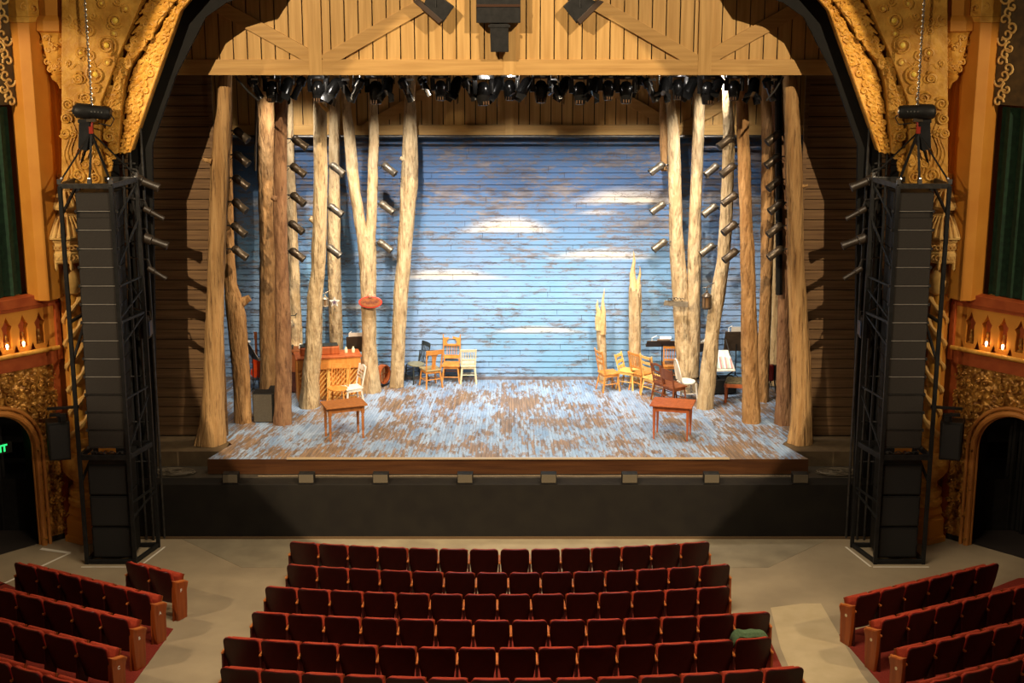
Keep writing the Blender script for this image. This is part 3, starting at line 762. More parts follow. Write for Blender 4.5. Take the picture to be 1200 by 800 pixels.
    tag(B(m, 'cable_bundle', greymet, smooth=True), 'tangled cables on the crossbeam above the subwoofers of the %s tower' % side, 'cables')
    # side fill speaker on a yoke
    root2 = Vector((sg*-8.2, 26.95, 2.05))
    q = thing('side_fill_speaker', 'black speaker clamped to the outer edge of the %s tower' % side, 'speaker', root2)
    M_ = Matrix.Translation((-8.19, 26.98, 0)) @ Matrix.Rotation(math.radians(22), 4, 'Z')
    B(MB().prism([(-.21, 2.02), (.17, 2.0), (.19, 2.74), (-.22, 2.74)], .34, M_), 'cabinet', black, q, root2, bevel=.012)
    B(MB().box(-.18, .14, -.015, .001, 2.05, 2.7, M_), 'grille', mat('fill_grille', (.014, .013, .012, 1), rough=.7), q, root2)
    m = MB(); m.tube([(-8.19, 27.0, 2.72), (-8.19, 27.0, 2.92)], .025, 8); m.bar((-8.4, 27.05, 2.98), (-7.8, 26.95, 3.05), .05); m.cbox((-8.2, 27.0, 2.88), (.3, .08, .05)); m.cbox((-8.1, 27.0, 2.82), (.1, .12, .1))
    B(m, 'yoke', blackmet, q, root2)
    # head of the tower: bridle, chain, hoist motor and small box
    top = W(107, 155, 27.2)
    root2 = Vector((sg*top.x, 27.2, T0))
    q = thing('lifting_bridle', 'four black lifting straps meeting above the %s tower' % side, 'bridle', root2)
    for p in (FL, FR, BR, BL, (-7.3, 26.88)):
        a = Vector((p[0], p[1], T0+.06)); m = MB().bar(a, top, .04, .022)
        B(m, 'strap', blackmet, q, root2)
        m = MB().cbox(a+Vector((0, 0, .02)), (.07, .07, .09)); m.tube([a.lerp(top, .02), a.lerp(top, .09)], .032, 6); B(m, 'shackle', chrome, q, root2)
    mt = W(108, 131, 27.2)
    B(MB().tube([top-Vector((0, 0, .02)), mt-Vector((0, 0, .1))], .02, 8).cbox(top+Vector((0, 0, .04)), (.07, .06, .12)), 'hook', mat('red_hook', srgb(150, 40, 20), rough=.4), q, root2)
    root2 = Vector((sg*mt.x, 27.2, mt.z))
    q = thing('chain_hoist', 'black cylindrical hoist motor on a chain above the %s tower' % side, 'chain hoist', root2)
    dx = Vector((1, 0, -.09 if sg > 0 else -.01)).normalized(); a = mt-dx*.31; b_ = mt+dx*.33
    B(MB().tube([a, a+dx*.03, a+dx*.05, a+dx*.28, a+dx*.3, a+dx*.55, b_-dx*.03, b_], [.10, .125, .135, .135, .12, .12, .11, .09], 16), 'motor_body', blackmet, q, root2, smooth=True)
    if sg > 0: e0, ed_ = a, -dx
    else: e0, ed_ = b_, dx
    B(MB().tube([e0+ed_*.001, e0+ed_*.02], .085, 14).cbox(e0+ed_*.02, (.02, .12, .03)), 'end_plate', greymet if sg > 0 else chrome, q, root2)
    m = MB()
    for e in range(4): m.cbox(mt+dx*(.02+.06*e)+Vector((0, -.118, .02)), (.025, .02, .025))
    B(m, 'indicator', chrome, q, root2)
    B(MB().cbox(mt-Vector((.02, 0, .14)), (.16, .1, .06)), 'bracket', bronze, q, root2)
    m = MB().tube([b_ - dx*.1+Vector((0, 0, .1)), b_+Vector((.05, 0, -.1)), b_+Vector((-.02, 0, -.22)), mt+Vector((.1, 0, -.2))], .012, 6)
    B(m, 'cable_loop', black, q, root2, smooth=True)
    ch = MB(); z_ = mt.z+.12; k = 0
    while z_ < 12.8:
        Mz = Matrix.Translation((mt.x, 27.2, z_)) @ Matrix.Rotation(PI/2*(k % 2), 4, 'Z')
        pts_ = [Mz @ Vector((.02*math.cos(w_), 0, .035*math.sin(w_))) for w_ in [2*PI*e/8 for e in range(9)]]
        ch.tube(pts_, .0085, 5, cap=False); z_ += .048; k += 1
    tag(B(ch, 'hoist_chain', chrome, smooth=True, fix=False), 'bright steel chain running up from the %s hoist motor' % side, 'chain')
    sc_ = W(100, 159, 27.3); root2 = Vector((sg*sc_.x, 27.3, sc_.z))
    q = thing('chain_bag', 'black chain bag hanging under the %s hoist motor' % side, 'chain bag', root2)
    B(MB().slab([W(92, 141, 27.2), W(106, 140, 27.2), W(107, 170, 27.2), W(101, 178, 27.2), W(91, 174, 27.2)], (0, .22, 0)), 'bag', drape, q, root2, bevel=.03)
    B(MB().slab([W(91, 140, 27.19), W(107, 139, 27.19), W(107, 143, 27.19), W(91, 144, 27.19)], (0, .24, 0)), 'rim', blackmet, q, root2)
    # second scaffold behind with its lamps
    root2 = Vector((sg*-6.8, 28.1, 0))
    q = thing('lighting_ladder', 'slim black pipe ladder with hanging lamps between the %s tower and the stage' % side, 'pipe ladder', root2)
    for x_, y_ in ((-7.0, 28.1), (-6.86, 28.1), (-6.66, 28.16)):
        B(MB().tube([(x_, y_, 0), (x_, y_, 7.7 if x_ < -6.9 else 8.0)], .025, 8), 'pipe', greymet, q, root2, smooth=True)
    for z_ in (1.6, 2.4, 3.3, 4.1, 5.0, 5.9, 6.4, 6.9, 7.35): B(MB().tube([(-7.35, 28.1, z_), (-6.78, 28.13, z_)], .016, 6), 'rung', greymet, q, root2)
    tag(B(MB().box(-7.5, -7.1, 28.17, 28.2, 1.11, 7.9), 'black_leg_drape', drape), 'black drape hanging behind the %s tower' % side, 'drape')
    # lamps on the ladder
    for k, (u, v, L_, dz) in enumerate(((171, 214, .5, -.22), (180, 250, .42, -.3), (182, 283, .48, -.2), (184, 320, .4, -.34))):
        c = W(u, v, 27.95); root3 = Vector((sg*c.x, c.y, c.z)); dr = Vector((.85, 0, dz*1.6)).normalized(); r_ = (.085, .05, .08, .045)[k]
        l = thing('ladder_spotlight', '%s bronze tube lamp from the top on the %s pipe ladder beside the tower' % (ORD[k], side), 'spotlight', root3, group='lamps on the %s pipe ladder' % side)
        a = c-dr*L_/2; b_ = c+dr*L_/2
        B(MB().tube([a, a+dr*.02, a+dr*L_*.35, a+dr*L_*.38, a+dr*L_*.8, b_-dr*.04, b_], [r_*.7, r_*1.15, r_*1.2, r_*.9, r_*.85, r_, r_], 14), 'barrel', darkbronze, l, root3, smooth=True)
        up = c-dr*.1
        B(MB().bar(up+Vector((0, 0, 0)), up+Vector((-.06, .0, .2)), .03, .015).tube([up+Vector((-.06, 0, .2)), Vector((-7.0, 28.1, up.z+.22))], .018, 6), 'bracket', greymet, l, root3)
    c = W(170, 383, 27.95); root3 = Vector((sg*c.x, c.y, c.z))
    l = thing('hanging_floodlight', 'dark boxy floodlight hanging low on the %s pipe ladder' % side, 'floodlight', root3)
    B(MB().cbox(c+Vector((0, 0, 0)), (.2, .22, .42)), 'housing', darkbronze, l, root3, bevel=.03)
    B(MB().cbox(c+Vector((.12, -.06, .0)), (.02, .2, .26)), 'lens_flap', mat('blue_gel', srgb(70, 84, 110), rough=.3), l, root3)
    B(MB().tube([c+Vector((-.12, 0, .1)), c+Vector((-.1, 0, .3)), c+Vector((.1, 0, .3)), c+Vector((.12, 0, .1))], .014, 6).tube([c+Vector((0, 0, .3)), (-7.0, 28.1, c.z+.34)], .016, 6), 'yoke', greymet, l, root3)
    # white tape on the floor around the tower foot
    m = MB()
    for a, c in (((-7.9, 26.74), (-6.86, 26.74)), ((-6.84, 26.74), (-6.58, 27.72))):
        a, c = Vector((*a, .004)), Vector((*c, .004)); m.slab([a, c, c+Vector((0, -.035, 0)) if a.y == c.y else c+Vector((.04, 0, 0)), a+(Vector((0, -.035, 0)) if a.y == c.y else Vector((.04, 0, 0)))], (0, 0, .003))
    tag(B(m, 'floor_tape', tapem), 'white tape line marking the floor around the %s tower foot' % side, 'floor tape')
m = MB()
a, c, e = G(48, 643), G(82, 648), G(0, 686)
for p, q, w_ in ((a, c, .09), (c, e, .05)):
    d = (q-p).normalized(); nn = Vector((-d.y, d.x, 0))*w_/2; m.slab([p-nn+Vector((0, 0, .003)), q-nn+Vector((0, 0, .003)), q+nn+Vector((0, 0, .003)), p+nn+Vector((0, 0, .003))], (0, 0, .004))
tag(m.build('corner_floor_tape', tapem), 'white tape corner on the floor in front of the left exit doorway', 'floor tape')
# cables on the apron beside the deck
for sg in (1, -1):
    m = MB(); r = random.Random(8)
    for k in range(4):
        c = Vector((-6.55, 28.85, 1.125)); pp = []
        for q in range(40):
            a = q*.5+k; rr = .18+.1*math.sin(q*.37+k*2); pp.append(c+Vector((rr*1.5*math.cos(a), .22*rr/.3*math.sin(a), .01*k+.005)))
        m.tube(pp, .009, 5)
    tag(m.mirror(sg).build('coiled_cable', mat('pale_cable', srgb(96, 84, 66), rough=.6), smooth=True), 'coil of cable lying on the black apron beside the %s tower' % ('left' if sg > 0 else 'right'), 'cable')
# ================================================================== FOOTLIGHT SPEAKERS along the apron
us = (270, 359, 446, 545, 643, 738, 834, 938)
proto = None
for i, u in enumerate(us):
    p = G(u, 567, 1.104); nm = ORD[i]
    lab = '%s small front-fill speaker from the left along the stage apron' % nm
    if proto is None:
        t = thing('front_fill_speaker', lab, 'speaker', (p.x, p.y+.1, 1.104), group='front-fill speakers on the apron')
        MB().prism([(-.155, 0.012), (.155, 0.012), (.155, .2), (-.155, .2)], .2, Matrix.Translation((0, -.1, 0))).build('cabinet', black, t, bevel=.012)
        MB().box(-.14, .14, -.112, -.1, .03, .19).build('grille', mat('taupe_grille', srgb(84, 74, 58), srgb(94, 84, 66), 80, rough=.8), t)
        MB().box(-.165, .165, -.12, .1, 0, .012).build('base_plate', black, t)
        pr_ = Proto(t); pr_.used = True; proto = pr_
    else:
        t = proto.get(); t.location = (p.x, p.y+.1, 1.104); t['label'] = lab
m = MB(); r = random.Random(5); x = W(300, 560, 28.45).x; pp = []
while x < 5.7: pp.append((x, 28.68+.012*math.sin(x*3)+.01*r.random(), 1.112)); x += .15
tag(m.tube(pp, .008, 6).build('apron_cable', mat('grey_cable', srgb(140, 118, 88), rough=.5), smooth=True), 'thin cable running along the apron behind the front-fill speakers', 'cable')

# ================================================================== OVERHEAD SPEAKERS in front of the header
def obox(name, label, poly, Y, d, parts=()):
    c = W(sum(p[0] for p in poly)/len(poly), sum(p[1] for p in poly)/len(poly), Y)
    t = thing(name, label, 'speaker', c)
    MB().slab([W(u, v, Y) for u, v in poly], (0, d, 0)).shift(c).build('cabinet', blackmet, t, bevel=.01)
    return t, c
t, c = obox('centre_cluster_speaker', 'wide black speaker box hanging centrally before the board header', [(558, -22), (610, -22), (610, 27), (558, 27)], 28.9, .35)
MB().slab([W(558, 5, 28.88), W(610, 5, 28.88), W(610, 8, 28.88), W(558, 8, 28.88)], (0, .03, 0)).shift(c).build('metal_trim', mat('brown_trim', srgb(60, 34, 14), rough=.4), t)
t, c = obox('lower_centre_speaker', 'narrow black speaker hanging under the wide centre speaker box', [(574, 28), (596, 28), (596, 61), (575, 61)], 28.9, .25)
MB().slab([W(572, 29, 28.88), W(598, 29, 28.88), W(598, 32, 28.88), W(572, 32, 28.88)], (0, .03, 0)).shift(c).build('bracket', blackmet, t)
for k, (poly, fl) in enumerate((([(497, 3), (505, -12), (532, 8), (519, 27), (502, 16)], [(484, 2), (489, -2), (519, 24), (514, 28)]), ([(660, 8), (678, -10), (700, 3), (686, 16), (676, 28)], [(700, 0), (708, 2), (680, 29), (676, 24)]))):
    sd_ = ('left', 'right')[k]
    t, c = obox('angled_speaker', 'tilted black speaker hanging just %s of the centre speakers' % sd_, poly, 28.95, .25)
    MB().slab([W(u, v, 28.88) for u, v in fl], (0, .32, 0)).shift(c).build('front_panel', mat('brown_black_front', srgb(58, 40, 24), rough=.5), t, bevel=.01)
    MB().tube([c, c+Vector((0, .1, 1.2))], .02, 6).shift(c).build('hanger', blackmet, t)
# ================================================================== TREES
def trunk_mesh(path, Y, seed=0, n=30, amp=.11, flare=True, top_open=False, dz=.035):
    """path: [(v, uL, uR)] read from the photograph, bottom to top"""
    pts = [(W((a+b)/2, v, Y), (b-a)/2/ppm(v, Y)) for v, a, b in path]
    pts.sort(key=lambda q: q[0].z)
    m = MB(); z0, z1 = pts[0][0].z, pts[-1][0].z; N = max(4, int((z1-z0)/dz)); k = 0
    off = Vector((seed*7.3, seed*3.1, 0))
    for i in range(N+1):
        z = z0+(z1-z0)*i/N
        while k < len(pts)-2 and pts[k+1][0].z < z: k += 1
        (a, ra), (b, rb) = pts[k], pts[k+1]; f = (z-a.z)/(b.z-a.z)
        f2 = f*f*(3-2*f)*.5+f*.5
        x = a.x+(b.x-a.x)*f2; r = ra+(rb-ra)*f2
        y = Y+.05*math.sin(z*.9+seed)
        for q in range(n):
            w = 2*PI*q/n; c, s_ = math.cos(w), math.sin(w)
            lo = noise.fractal(Vector((c*1.1, s_*1.1, z*.55))+off, .9, 2, 3)
            hi = noise.fractal(Vector((c*4.2, s_*4.2, z*2.6))+off, .6, 2.2, 5)
            base = max(0, 1-(z-z0)/.5) if flare else 0
            rr = r*(1+amp*.5*lo+amp*.55*hi+base*.10*math.sin(w*5+seed)*.6)
            m.v.append(Vector((x+rr*c, y+rr*s_, z)))
    for i in range(N):
        for q in range(n):
            q2 = (q+1) % n; m.face(i*n+q, i*n+q2, (i+1)*n+q2, (i+1)*n+q)
    m.face(*range(n-1, -1, -1)); m.face(*[N*n+q for q in range(n)])
    return m, Vector((pts[0][0].x, Y, z0))
def knob(m, u, v, Y, r, d=(1, 0, .3), L=.12):
    c = W(u, v, Y); d = Vector(d).normalized()
    m.tube([c-d*.08, c, c+d*L*.5, c+d*L], [r*1.5, r*1.15, r*.95, r*.8], 12)
def tree(label, path, Y, m_, seed, knobs=(), extra=None, name='tree_trunk', **k):
    mb, base = trunk_mesh(path, Y, seed, **k)
    for q in knobs: knob(mb, *q)
    if extra:
        for e in extra: b2, _ = trunk_mesh(e, Y, seed+5, flare=False, **k); mb.add(b2)
    mb.shift(base); o = mb.build(name, m_, smooth=True); o.location = base
    o.data.set_sharp_from_angle(angle=math.radians(75))
    tag(o, label, 'tree trunk'); return o
Yb = lambda v: G(600, v, DECK).y
tree('thick flared trunk at the far left edge of the stage', [(519, 226, 264), (505, 231, 264), (480, 236, 263), (440, 239, 263), (400, 240, 263), (340, 243, 263), (300, 244, 265), (250, 245, 266), (200, 246, 268), (160, 249, 270), (120, 254, 271), (82, 257, 272)], Yb(519), bark_edge, 1, [(243, 188, Yb(519)-.1, .04, (-1, 0, .2), .1)], amp=.07)
tree('bent trunk with broken branch stub behind the far left trunk', [(495, 275, 295), (460, 274, 294), (430, 272, 293), (400, 269, 291), (370, 266, 289), (350, 264, 284), (330, 263, 278), (300, 263, 275), (250, 263, 273), (200, 263, 272), (100, 264, 272)], Yb(494), bark_tan, 2, [(285, 353, Yb(494), .085, (1, 0, .55), .16)])
tree('straight thick trunk behind the stacked black loudspeakers', [(459, 305, 326), (420, 305, 325), (380, 304, 323), (300, 304, 322), (250, 303, 322), (200, 302, 321), (150, 301, 321), (82, 300, 320)], Yb(459), bark_tan, 3)
tree('dark reddish trunk third from the left at the front', [(495, 321, 343), (470, 322, 342), (440, 323, 342), (400, 323, 341), (350, 322, 339), (300, 322, 337), (250, 320, 336), (235, 320, 336), (200, 321, 336), (150, 322, 337), (100, 323, 339), (82, 323, 340)], Yb(495), bark_red, 4, [(321, 232, Yb(495)-.1, .05, (-1, 0, .1), .06)])
tree('pale broad trunk hung with a small bell behind the dark reddish trunk', [(452, 331, 359), (420, 335, 356), (400, 337, 354), (350, 337, 352), (300, 336, 350), (250, 335, 348), (180, 336, 345), (110, 337, 343), (85, 336, 341)], 34.1, bark_pale, 5)
tree('leaning knotty trunk left of the piano', [(477, 350, 374), (450, 353, 374), (400, 358, 377), (350, 360, 378), (315, 365, 381), (300, 365, 382), (262, 367, 383), (200, 368, 384), (150, 367, 383), (85, 367, 382)], Yb(477), bark_pale, 6, [(368, 258, Yb(477)-.05, .07, (-1, -.2, .6), .1)])
tree('slim pale trunk with a star ornament rising behind the piano', [(445, 386, 402), (400, 386, 402), (300, 384, 399), (250, 384, 399), (200, 385, 398), (110, 386, 398), (85, 386, 398)], 34.1, bark_pale, 7)
tree('forked trunk carrying the red oval sign', [(458, 420, 447), (445, 422, 445), (400, 425, 441), (350, 423, 441), (320, 422, 441), (295, 421, 441), (275, 420, 440)], Yb(458), bark_pale, 8,
     extra=[[(300, 421, 435), (280, 419, 433), (250, 414, 427), (220, 409, 422), (200, 406, 420), (160, 403, 416), (120, 400, 410), (85, 398, 408)], [(300, 427, 440), (280, 428, 440), (250, 430, 442), (200, 431, 443), (160, 432, 444), (120, 432, 442), (85, 431, 441)]])
tree('leaning slender trunk right of the red oval sign', [(452, 457, 473), (430, 458, 474), (400, 459, 475), (350, 461, 478), (300, 465, 482), (250, 468, 486), (215, 469, 489), (188, 471, 490), (160, 472, 489), (140, 473, 488), (120, 474, 487), (85, 474, 487)], 34.05, bark_pale, 9, [(472, 186, 34.0, .05, (-1, 0, .3), .06)])
# right side
tree('thick flared trunk at the far right edge of the stage', [(518, 923, 952), (500, 926, 952), (460, 928, 951), (430, 927, 951), (400, 926, 949), (380, 925, 947), (300, 923, 942), (250, 922, 941), (200, 920, 940), (160, 919, 938), (120, 918, 936), (82, 917, 934)], Yb(518), bark_edge, 11, [(942, 218, Yb(518)-.1, .03, (1, 0, .2), .08)], amp=.07)
tree('dusky trunk just left of the far right edge trunk', [(497, 908, 929), (460, 910, 929), (400, 911, 928), (340, 912, 927), (300, 911, 925), (200, 908, 920), (85, 903, 915)], Yb(497), bark_red, 12)
tree('smooth upright trunk between the leaning lantern trunk and the right edge', [(495, 870, 892), (460, 870, 890), (400, 868, 888), (340, 868, 885), (300, 867, 884), (250, 867, 881), (200, 865, 880), (150, 864, 878), (85, 862, 875)], Yb(495), bark_tan, 13)
tree('thin brown trunk behind and right of the smooth upright trunk', [(471, 886, 901), (440, 887, 901), (380, 889, 903), (320, 891, 905), (250, 892, 908), (200, 893, 909), (150, 893, 911), (85, 892, 909)], Yb(470), bark_tan, 14)
tree('pale distant trunk in the gap beside the right edge trunks', [(450, 900, 915), (380, 902, 915), (300, 904, 914), (200, 906, 916), (85, 908, 917)], 34.1, bark_pale, 15)
tree('leaning trunk with a hanging lantern on the right side', [(477, 816, 835), (440, 820, 839), (400, 825, 842), (380, 828, 844), (340, 834, 851), (300, 841, 856), (250, 844, 859), (200, 846, 860), (160, 847, 861), (110, 846, 857), (85, 845, 856)], Yb(477), bark_pale, 16)
tree('forked trunk with the grey plank sign on the right', [(458, 796, 819), (430, 794, 814), (400, 791, 812), (360, 789, 809), (330, 787, 806), (300, 785, 803), (260, 784, 800), (200, 783, 798), (160, 782, 796), (120, 780, 791), (85, 778, 789)], Yb(458), bark_pale, 17,
     extra=[[(440, 800, 818), (400, 805, 820), (340, 806, 821), (300, 806, 822), (250, 808, 822), (200, 810, 824), (160, 811, 825), (110, 813, 826), (85, 814, 827)]])
tree('slim shaded trunk right at the back behind the forked right trunk', [(200, 774, 782), (160, 773, 783), (85, 772, 783)], 34.0, bark_tan, 18, flare=False)
# splintered trunks
def shard(label, path, Y, tips, seed):
    mb, base = trunk_mesh(path, Y, seed, amp=.09)
    top = sorted(path)[0]; r = random.Random(seed); mb.shift(base)
    zt_ = max(p_[2] for p_ in mb.v); cut = zt_-.55
    for p_ in mb.v:
        if p_[2] > cut and math.hypot(p_[0]-mb.v[-1][0], p_[1]) < 9:
            a_ = math.atan2(p_[1], p_[0]-.0); k_ = .45+.55*abs(math.sin(a_*2.5+seed))+.25*math.sin(a_*7+seed)
            p_[2] = cut+(p_[2]-cut)*k_
    t = empty('splintered_trunk', base); tag(t, label, 'tree trunk')
    o = mb.build('bark', bark_pale, t, smooth=True)
    sp = MB()
    for (v0, a, b), (vt, ut) in tips:
        um = (a+b)/2; L_ = v0-vt; path2 = [(v0+16, a, b), (v0, a, b)]
        for f, k_ in ((.25, .80), (.45, .66), (.6, .46), (.75, .34), (.9, .16), (1, .04)):
            uc = um+(ut-um)*f+((b-a)*.10)*math.sin(f*9+seed); h_ = (b-a)/2*k_; path2.append((v0-L_*f, uc-h_, uc+h_))
        m2, _ = trunk_mesh(path2, Y, seed+3, n=12, amp=.35, flare=False, dz=.03); sp.add(m2)
    sp.shift(base).build('splintered_wood', split_wood, t)
shard('short splintered trunk behind the ladder-back chair on the right', [(455, 702, 713), (420, 701, 711), (390, 699, 710), (365, 699, 709)], 34.3, [((370, 698, 705), (350, 699.5)), ((375, 703, 710), (337, 707.5))], 31)
shard('tall splintered trunk standing before the blue wall on the right', [(450, 737, 752), (400, 737, 751), (360, 737, 751), (335, 737, 751)], 34.3, [((345, 737, 747), (294, 742.5)), ((350, 744, 752), (312, 750))], 32)

# ================================================================== SPOTLIGHTS ON THE TRUNKS
def make_spot(name, side, L_=.37, r=.078):
    t = empty(name)
    dr = Vector((side*.80, -.25, -.58)).normalized(); a = -dr*L_*.5; b = dr*L_*.5
    MB().tube([a, a+dr*.02, a+dr*.07, a+dr*.12, a+dr*.14, a+dr*.26, b-dr*.05, b-dr*.03, b], [r*.5, r*.85, r*1.12, r*1.12, r, r, r, r*1.08, r*1.08], 16).build('barrel', SPM, t, smooth=True)
    MB().tube([b-dr*.01, b+dr*.004], [r*.9, r*.9], 14).build('lens', black, t)
    m = MB(); h = a+dr*.1
    for yy in (-r*1.2, r*1.2): m.bar(h+Vector((0, yy, 0)), h+Vector((-side*.1, yy*.6, .03)), .02, .008)
    m.bar(h+Vector((-side*.1, -r, .03)), h+Vector((-side*.1, r, .03)), .02)
    m.tube([h+Vector((-side*.1, 0, .03)), h+Vector((-side*.24, .0, .03))], .014, 8); m.cbox(h+Vector((-side*.24, 0, .03)), (.05, .06, .07))
    m.build('yoke', greymet, t)
    MB().tube([a, a+Vector((-side*.05, 0, -.1)), a+Vector((-side*.12, 0, -.14)), h+Vector((-side*.2, 0, 0))], .007, 5).build('cable', black, t, smooth=True)
    return t
SPM = bronze
pL = Proto(make_spot('trunk_spotlight', 1)); pR = Proto(make_spot('trunk_spotlight', -1))
SPM = mat('grey_enamel', srgb(98, 90, 78), srgb(126, 116, 102), 10, rough=.35, metal=.5)
gL = Proto(make_spot('trunk_spotlight', 1)); gR = Proto(make_spot('trunk_spotlight', -1))
for (pts_, pr_, Y, where) in (
    ([(283, 158), (283, 186), (282, 213), (281, 241), (280, 269), (281, 296)], pL, 30.6, 'on the far left edge trunk'),
    ([(351, 167), (349, 199), (349, 233), (347, 266), (348, 298)], pL, 32.0, 'on the dark reddish left trunk'),
    ([(395, 198), (393, 246), (391, 294)], gL, 33.2, 'beside the slim trunk behind the piano'),
    ([(456, 198), (453, 243), (451, 288)], gL, 33.6, 'on the forked trunk with the red sign'),
    ([(770, 197), (771, 243), (773, 287)], gR, 33.6, 'on the forked trunk with the plank sign'),
    ([(834, 199), (832, 246), (829, 292)], gR, 33.2, 'between the forked right trunk and lantern trunk'),
    ([(850, 166), (853, 199), (855, 233), (855, 267), (856, 299)], pR, 31.4, 'in front of the leaning lantern trunk'),
    ([(907, 161), (906, 188), (908, 215), (910, 242), (908, 269), (909, 296)], pR, 30.6, 'on the far right edge trunk')):
    for k, (u, v) in enumerate(pts_):
        s_ = pr_.get(); s_.location = W(u, v, Y); s_.rotation_euler = (0, 0, random.Random(u*v).uniform(-.12, .12))
        tag(s_, '%s spotlight from the top %s' % (ORD[k], where), 'spotlight', 'trunk spotlights '+where)
m = MB().tube([W(912, 84, 30.9), W(913, 345, 30.9)], .07, 8)
tag(m.build('dark_boom_pipe', blackmet, smooth=True), 'dark pipe standing behind the spotlights at the right edge trunk', 'pipe')
m = MB().tube([W(301, 84, 32.2), W(299, 200, 32.2)], .025, 8)
tag(m.build('thin_pale_pipe', bronze, smooth=True), 'thin vertical pipe at the top beside the straight thick left trunk', 'pipe')

# ================================================================== LIGHTING RIG under the header
YR = 30.2; zr = W(600, 84, YR).z
rig = thing('lighting_truss', 'black pipe truss carrying the row of stage lamps under the front header', 'truss', (0, YR, zr))
for dy, dz_ in ((0, 0), (.45, 0), (.2, .3)): MB().tube([(-6.0, dy, dz_), (6.0, dy, dz_)], .028, 8).build('pipe', blackmet, rig, smooth=True)
m = MB(); x = -5.8
while x < 5.8: m.bar((x, 0, 0), (x+.3, .2, .3), .02); m.bar((x+.3, .2, .3), (x+.6, 0, 0), .02); m.bar((x, 0, 0), (x, .45, 0), .02); x += .6
m.build('lacing', blackmet, rig)
lampmet = mat('lamp_black', (.02, .019, .018, 1), rough=.22, metal=.5, spec=.8)
lampgrey = mat('lamp_steel', (.16, .155, .15, 1), rough=.25, metal=.9)
def rig_profile():
    t = empty('profile_lamp'); dr = Vector((.45, .1, -.88)).normalized(); c = Vector((0, 0, -.3))
    a = c-dr*.2; b = c+dr*.26
    MB().tube([a, a+dr*.03, a+dr*.16, a+dr*.18, b-dr*.05, b], [.05, .09, .1, .065, .065, .078], 14).build('barrel', lampmet, t, smooth=True)
    MB().tube([b-dr*.002, b+dr*.01], .07, 14).build('lens', lampgrey, t)
    MB().bar((-.1, .0, -.28), (-.06, 0, -.02), .03, .012).bar((.1, 0, -.3), (.06, 0, -.02), .03, .012).bar((-.07, 0, -.03), (.07, 0, -.03), .03).cbox((0, 0, 0.02), (.06, .08, .09)).build('yoke', lampgrey, t)
    MB().cbox(c+Vector((0, -.095, -.02)), (.03, .02, .16)).cbox(c+Vector((.04, -.1, .16)), (.14, .02, .04)).cbox((.0, -.06, .02), (.05, .04, .12)).build('glint_frame', chrome, t)  # chrome frame and clips, enlarged to give the dark lamp glints
    return t
def rig_mover():
    t = empty('moving_head_lamp')
    MB().cbox((0, 0, -.08), (.34, .26, .12)).build('base_box', lampmet, t, bevel=.02)
    for xx in (-1, 1): MB().bar((xx*.17, 0, -.12), (xx*.16, 0, -.4), .05, .1).build('yoke_arm', lampmet, t, bevel=.01)
    MB().lathe([(.05, -.60), (.1, -.58), (.115, -.5), (.13, -.38), (.125, -.28), (.08, -.2), (.03, -.18)], 16).build('head', lampmet, t, smooth=True)
    MB().lathe([(.085, -.606), (.095, -.60), (.1, -.585)], 16).build('lens_ring', lampgrey, t, smooth=True)
    m = MB()
    for q in (-.05, 0, .05): m.cbox((q, -.12, -.55), (.02, .02, .06))
    m.build('fan_fins', mat('fin_brown', srgb(92, 64, 38), rough=.5), t)
    MB().cbox((.02, -.14, -.1), (.09, .01, .03)).cbox((.17, -.03, -.3), (.012, .02, .2)).build('glint_display', chrome, t)  # display and arm strip in chrome, added for glints
    return t
def rig_par():
    t = empty('wash_lamp'); dr = Vector((-.35, -.35, -.8)).normalized(); c = Vector((0, 0, -.26)); a = c-dr*.16; b = c+dr*.2
    MB().tube([a, a+dr*.03, a+dr*.1, b], [.04, .08, .11, .12], 16).build('can', lampmet, t, smooth=True)
    m = MB(); 
    for q in range(4):
        w = PI/2*q+.3; e = Vector((math.cos(w), math.sin(w), 0)); e = (e-dr*e.dot(dr)).normalized(); s2 = dr.cross(e)*.1
        p0 = b+e*.11; p1 = b+e*.17+dr*.14; m.slab([p0-s2, p0+s2, p1+s2*.8, p1-s2*.8], e*.006)
    m.build('barn_doors', lampmet, t)
    MB().tube([(-.13, 0, -.26), (-.13, 0, -.03), (.13, 0, -.03), (.13, 0, -.26)], .013, 6).cbox((0, 0, 0), (.06, .08, .08)).build('yoke', lampgrey, t)
    return t
RP = {'p': Proto(rig_profile()), 'm': Proto(rig_mover()), 'w': Proto(rig_par())}
RN = {'p': 'narrow tilted profile lamp', 'm': 'black moving-head lamp', 'w': 'black wash lamp with barn doors'}
rr = random.Random(12)
RIG = [(298, 'p'), (318, 'm'), (336, 'w'), (350, 'p'), (372, 'm'), (392, 'w'), (403, 'p'), (418, 'p'), (440, 'm'), (455, 'w'), (475, 'p'), (497, 'p'), (516, 'm'), (535, 'w'), (549, 'p'), (566, 'm'), (582, 'w'), (597, 'm'), (616, 'w'), (634, 'm'), (650, 'p'), (662, 'w'), (680, 'm'), (697, 'w'), (713, 'm'), (734, 'm'), (748, 'p'), (762, 'p'), (779, 'w'), (795, 'm'), (811, 'w'), (830, 'm'), (842, 'w'), (861, 'm'), (884, 'w'), (902, 'p')]
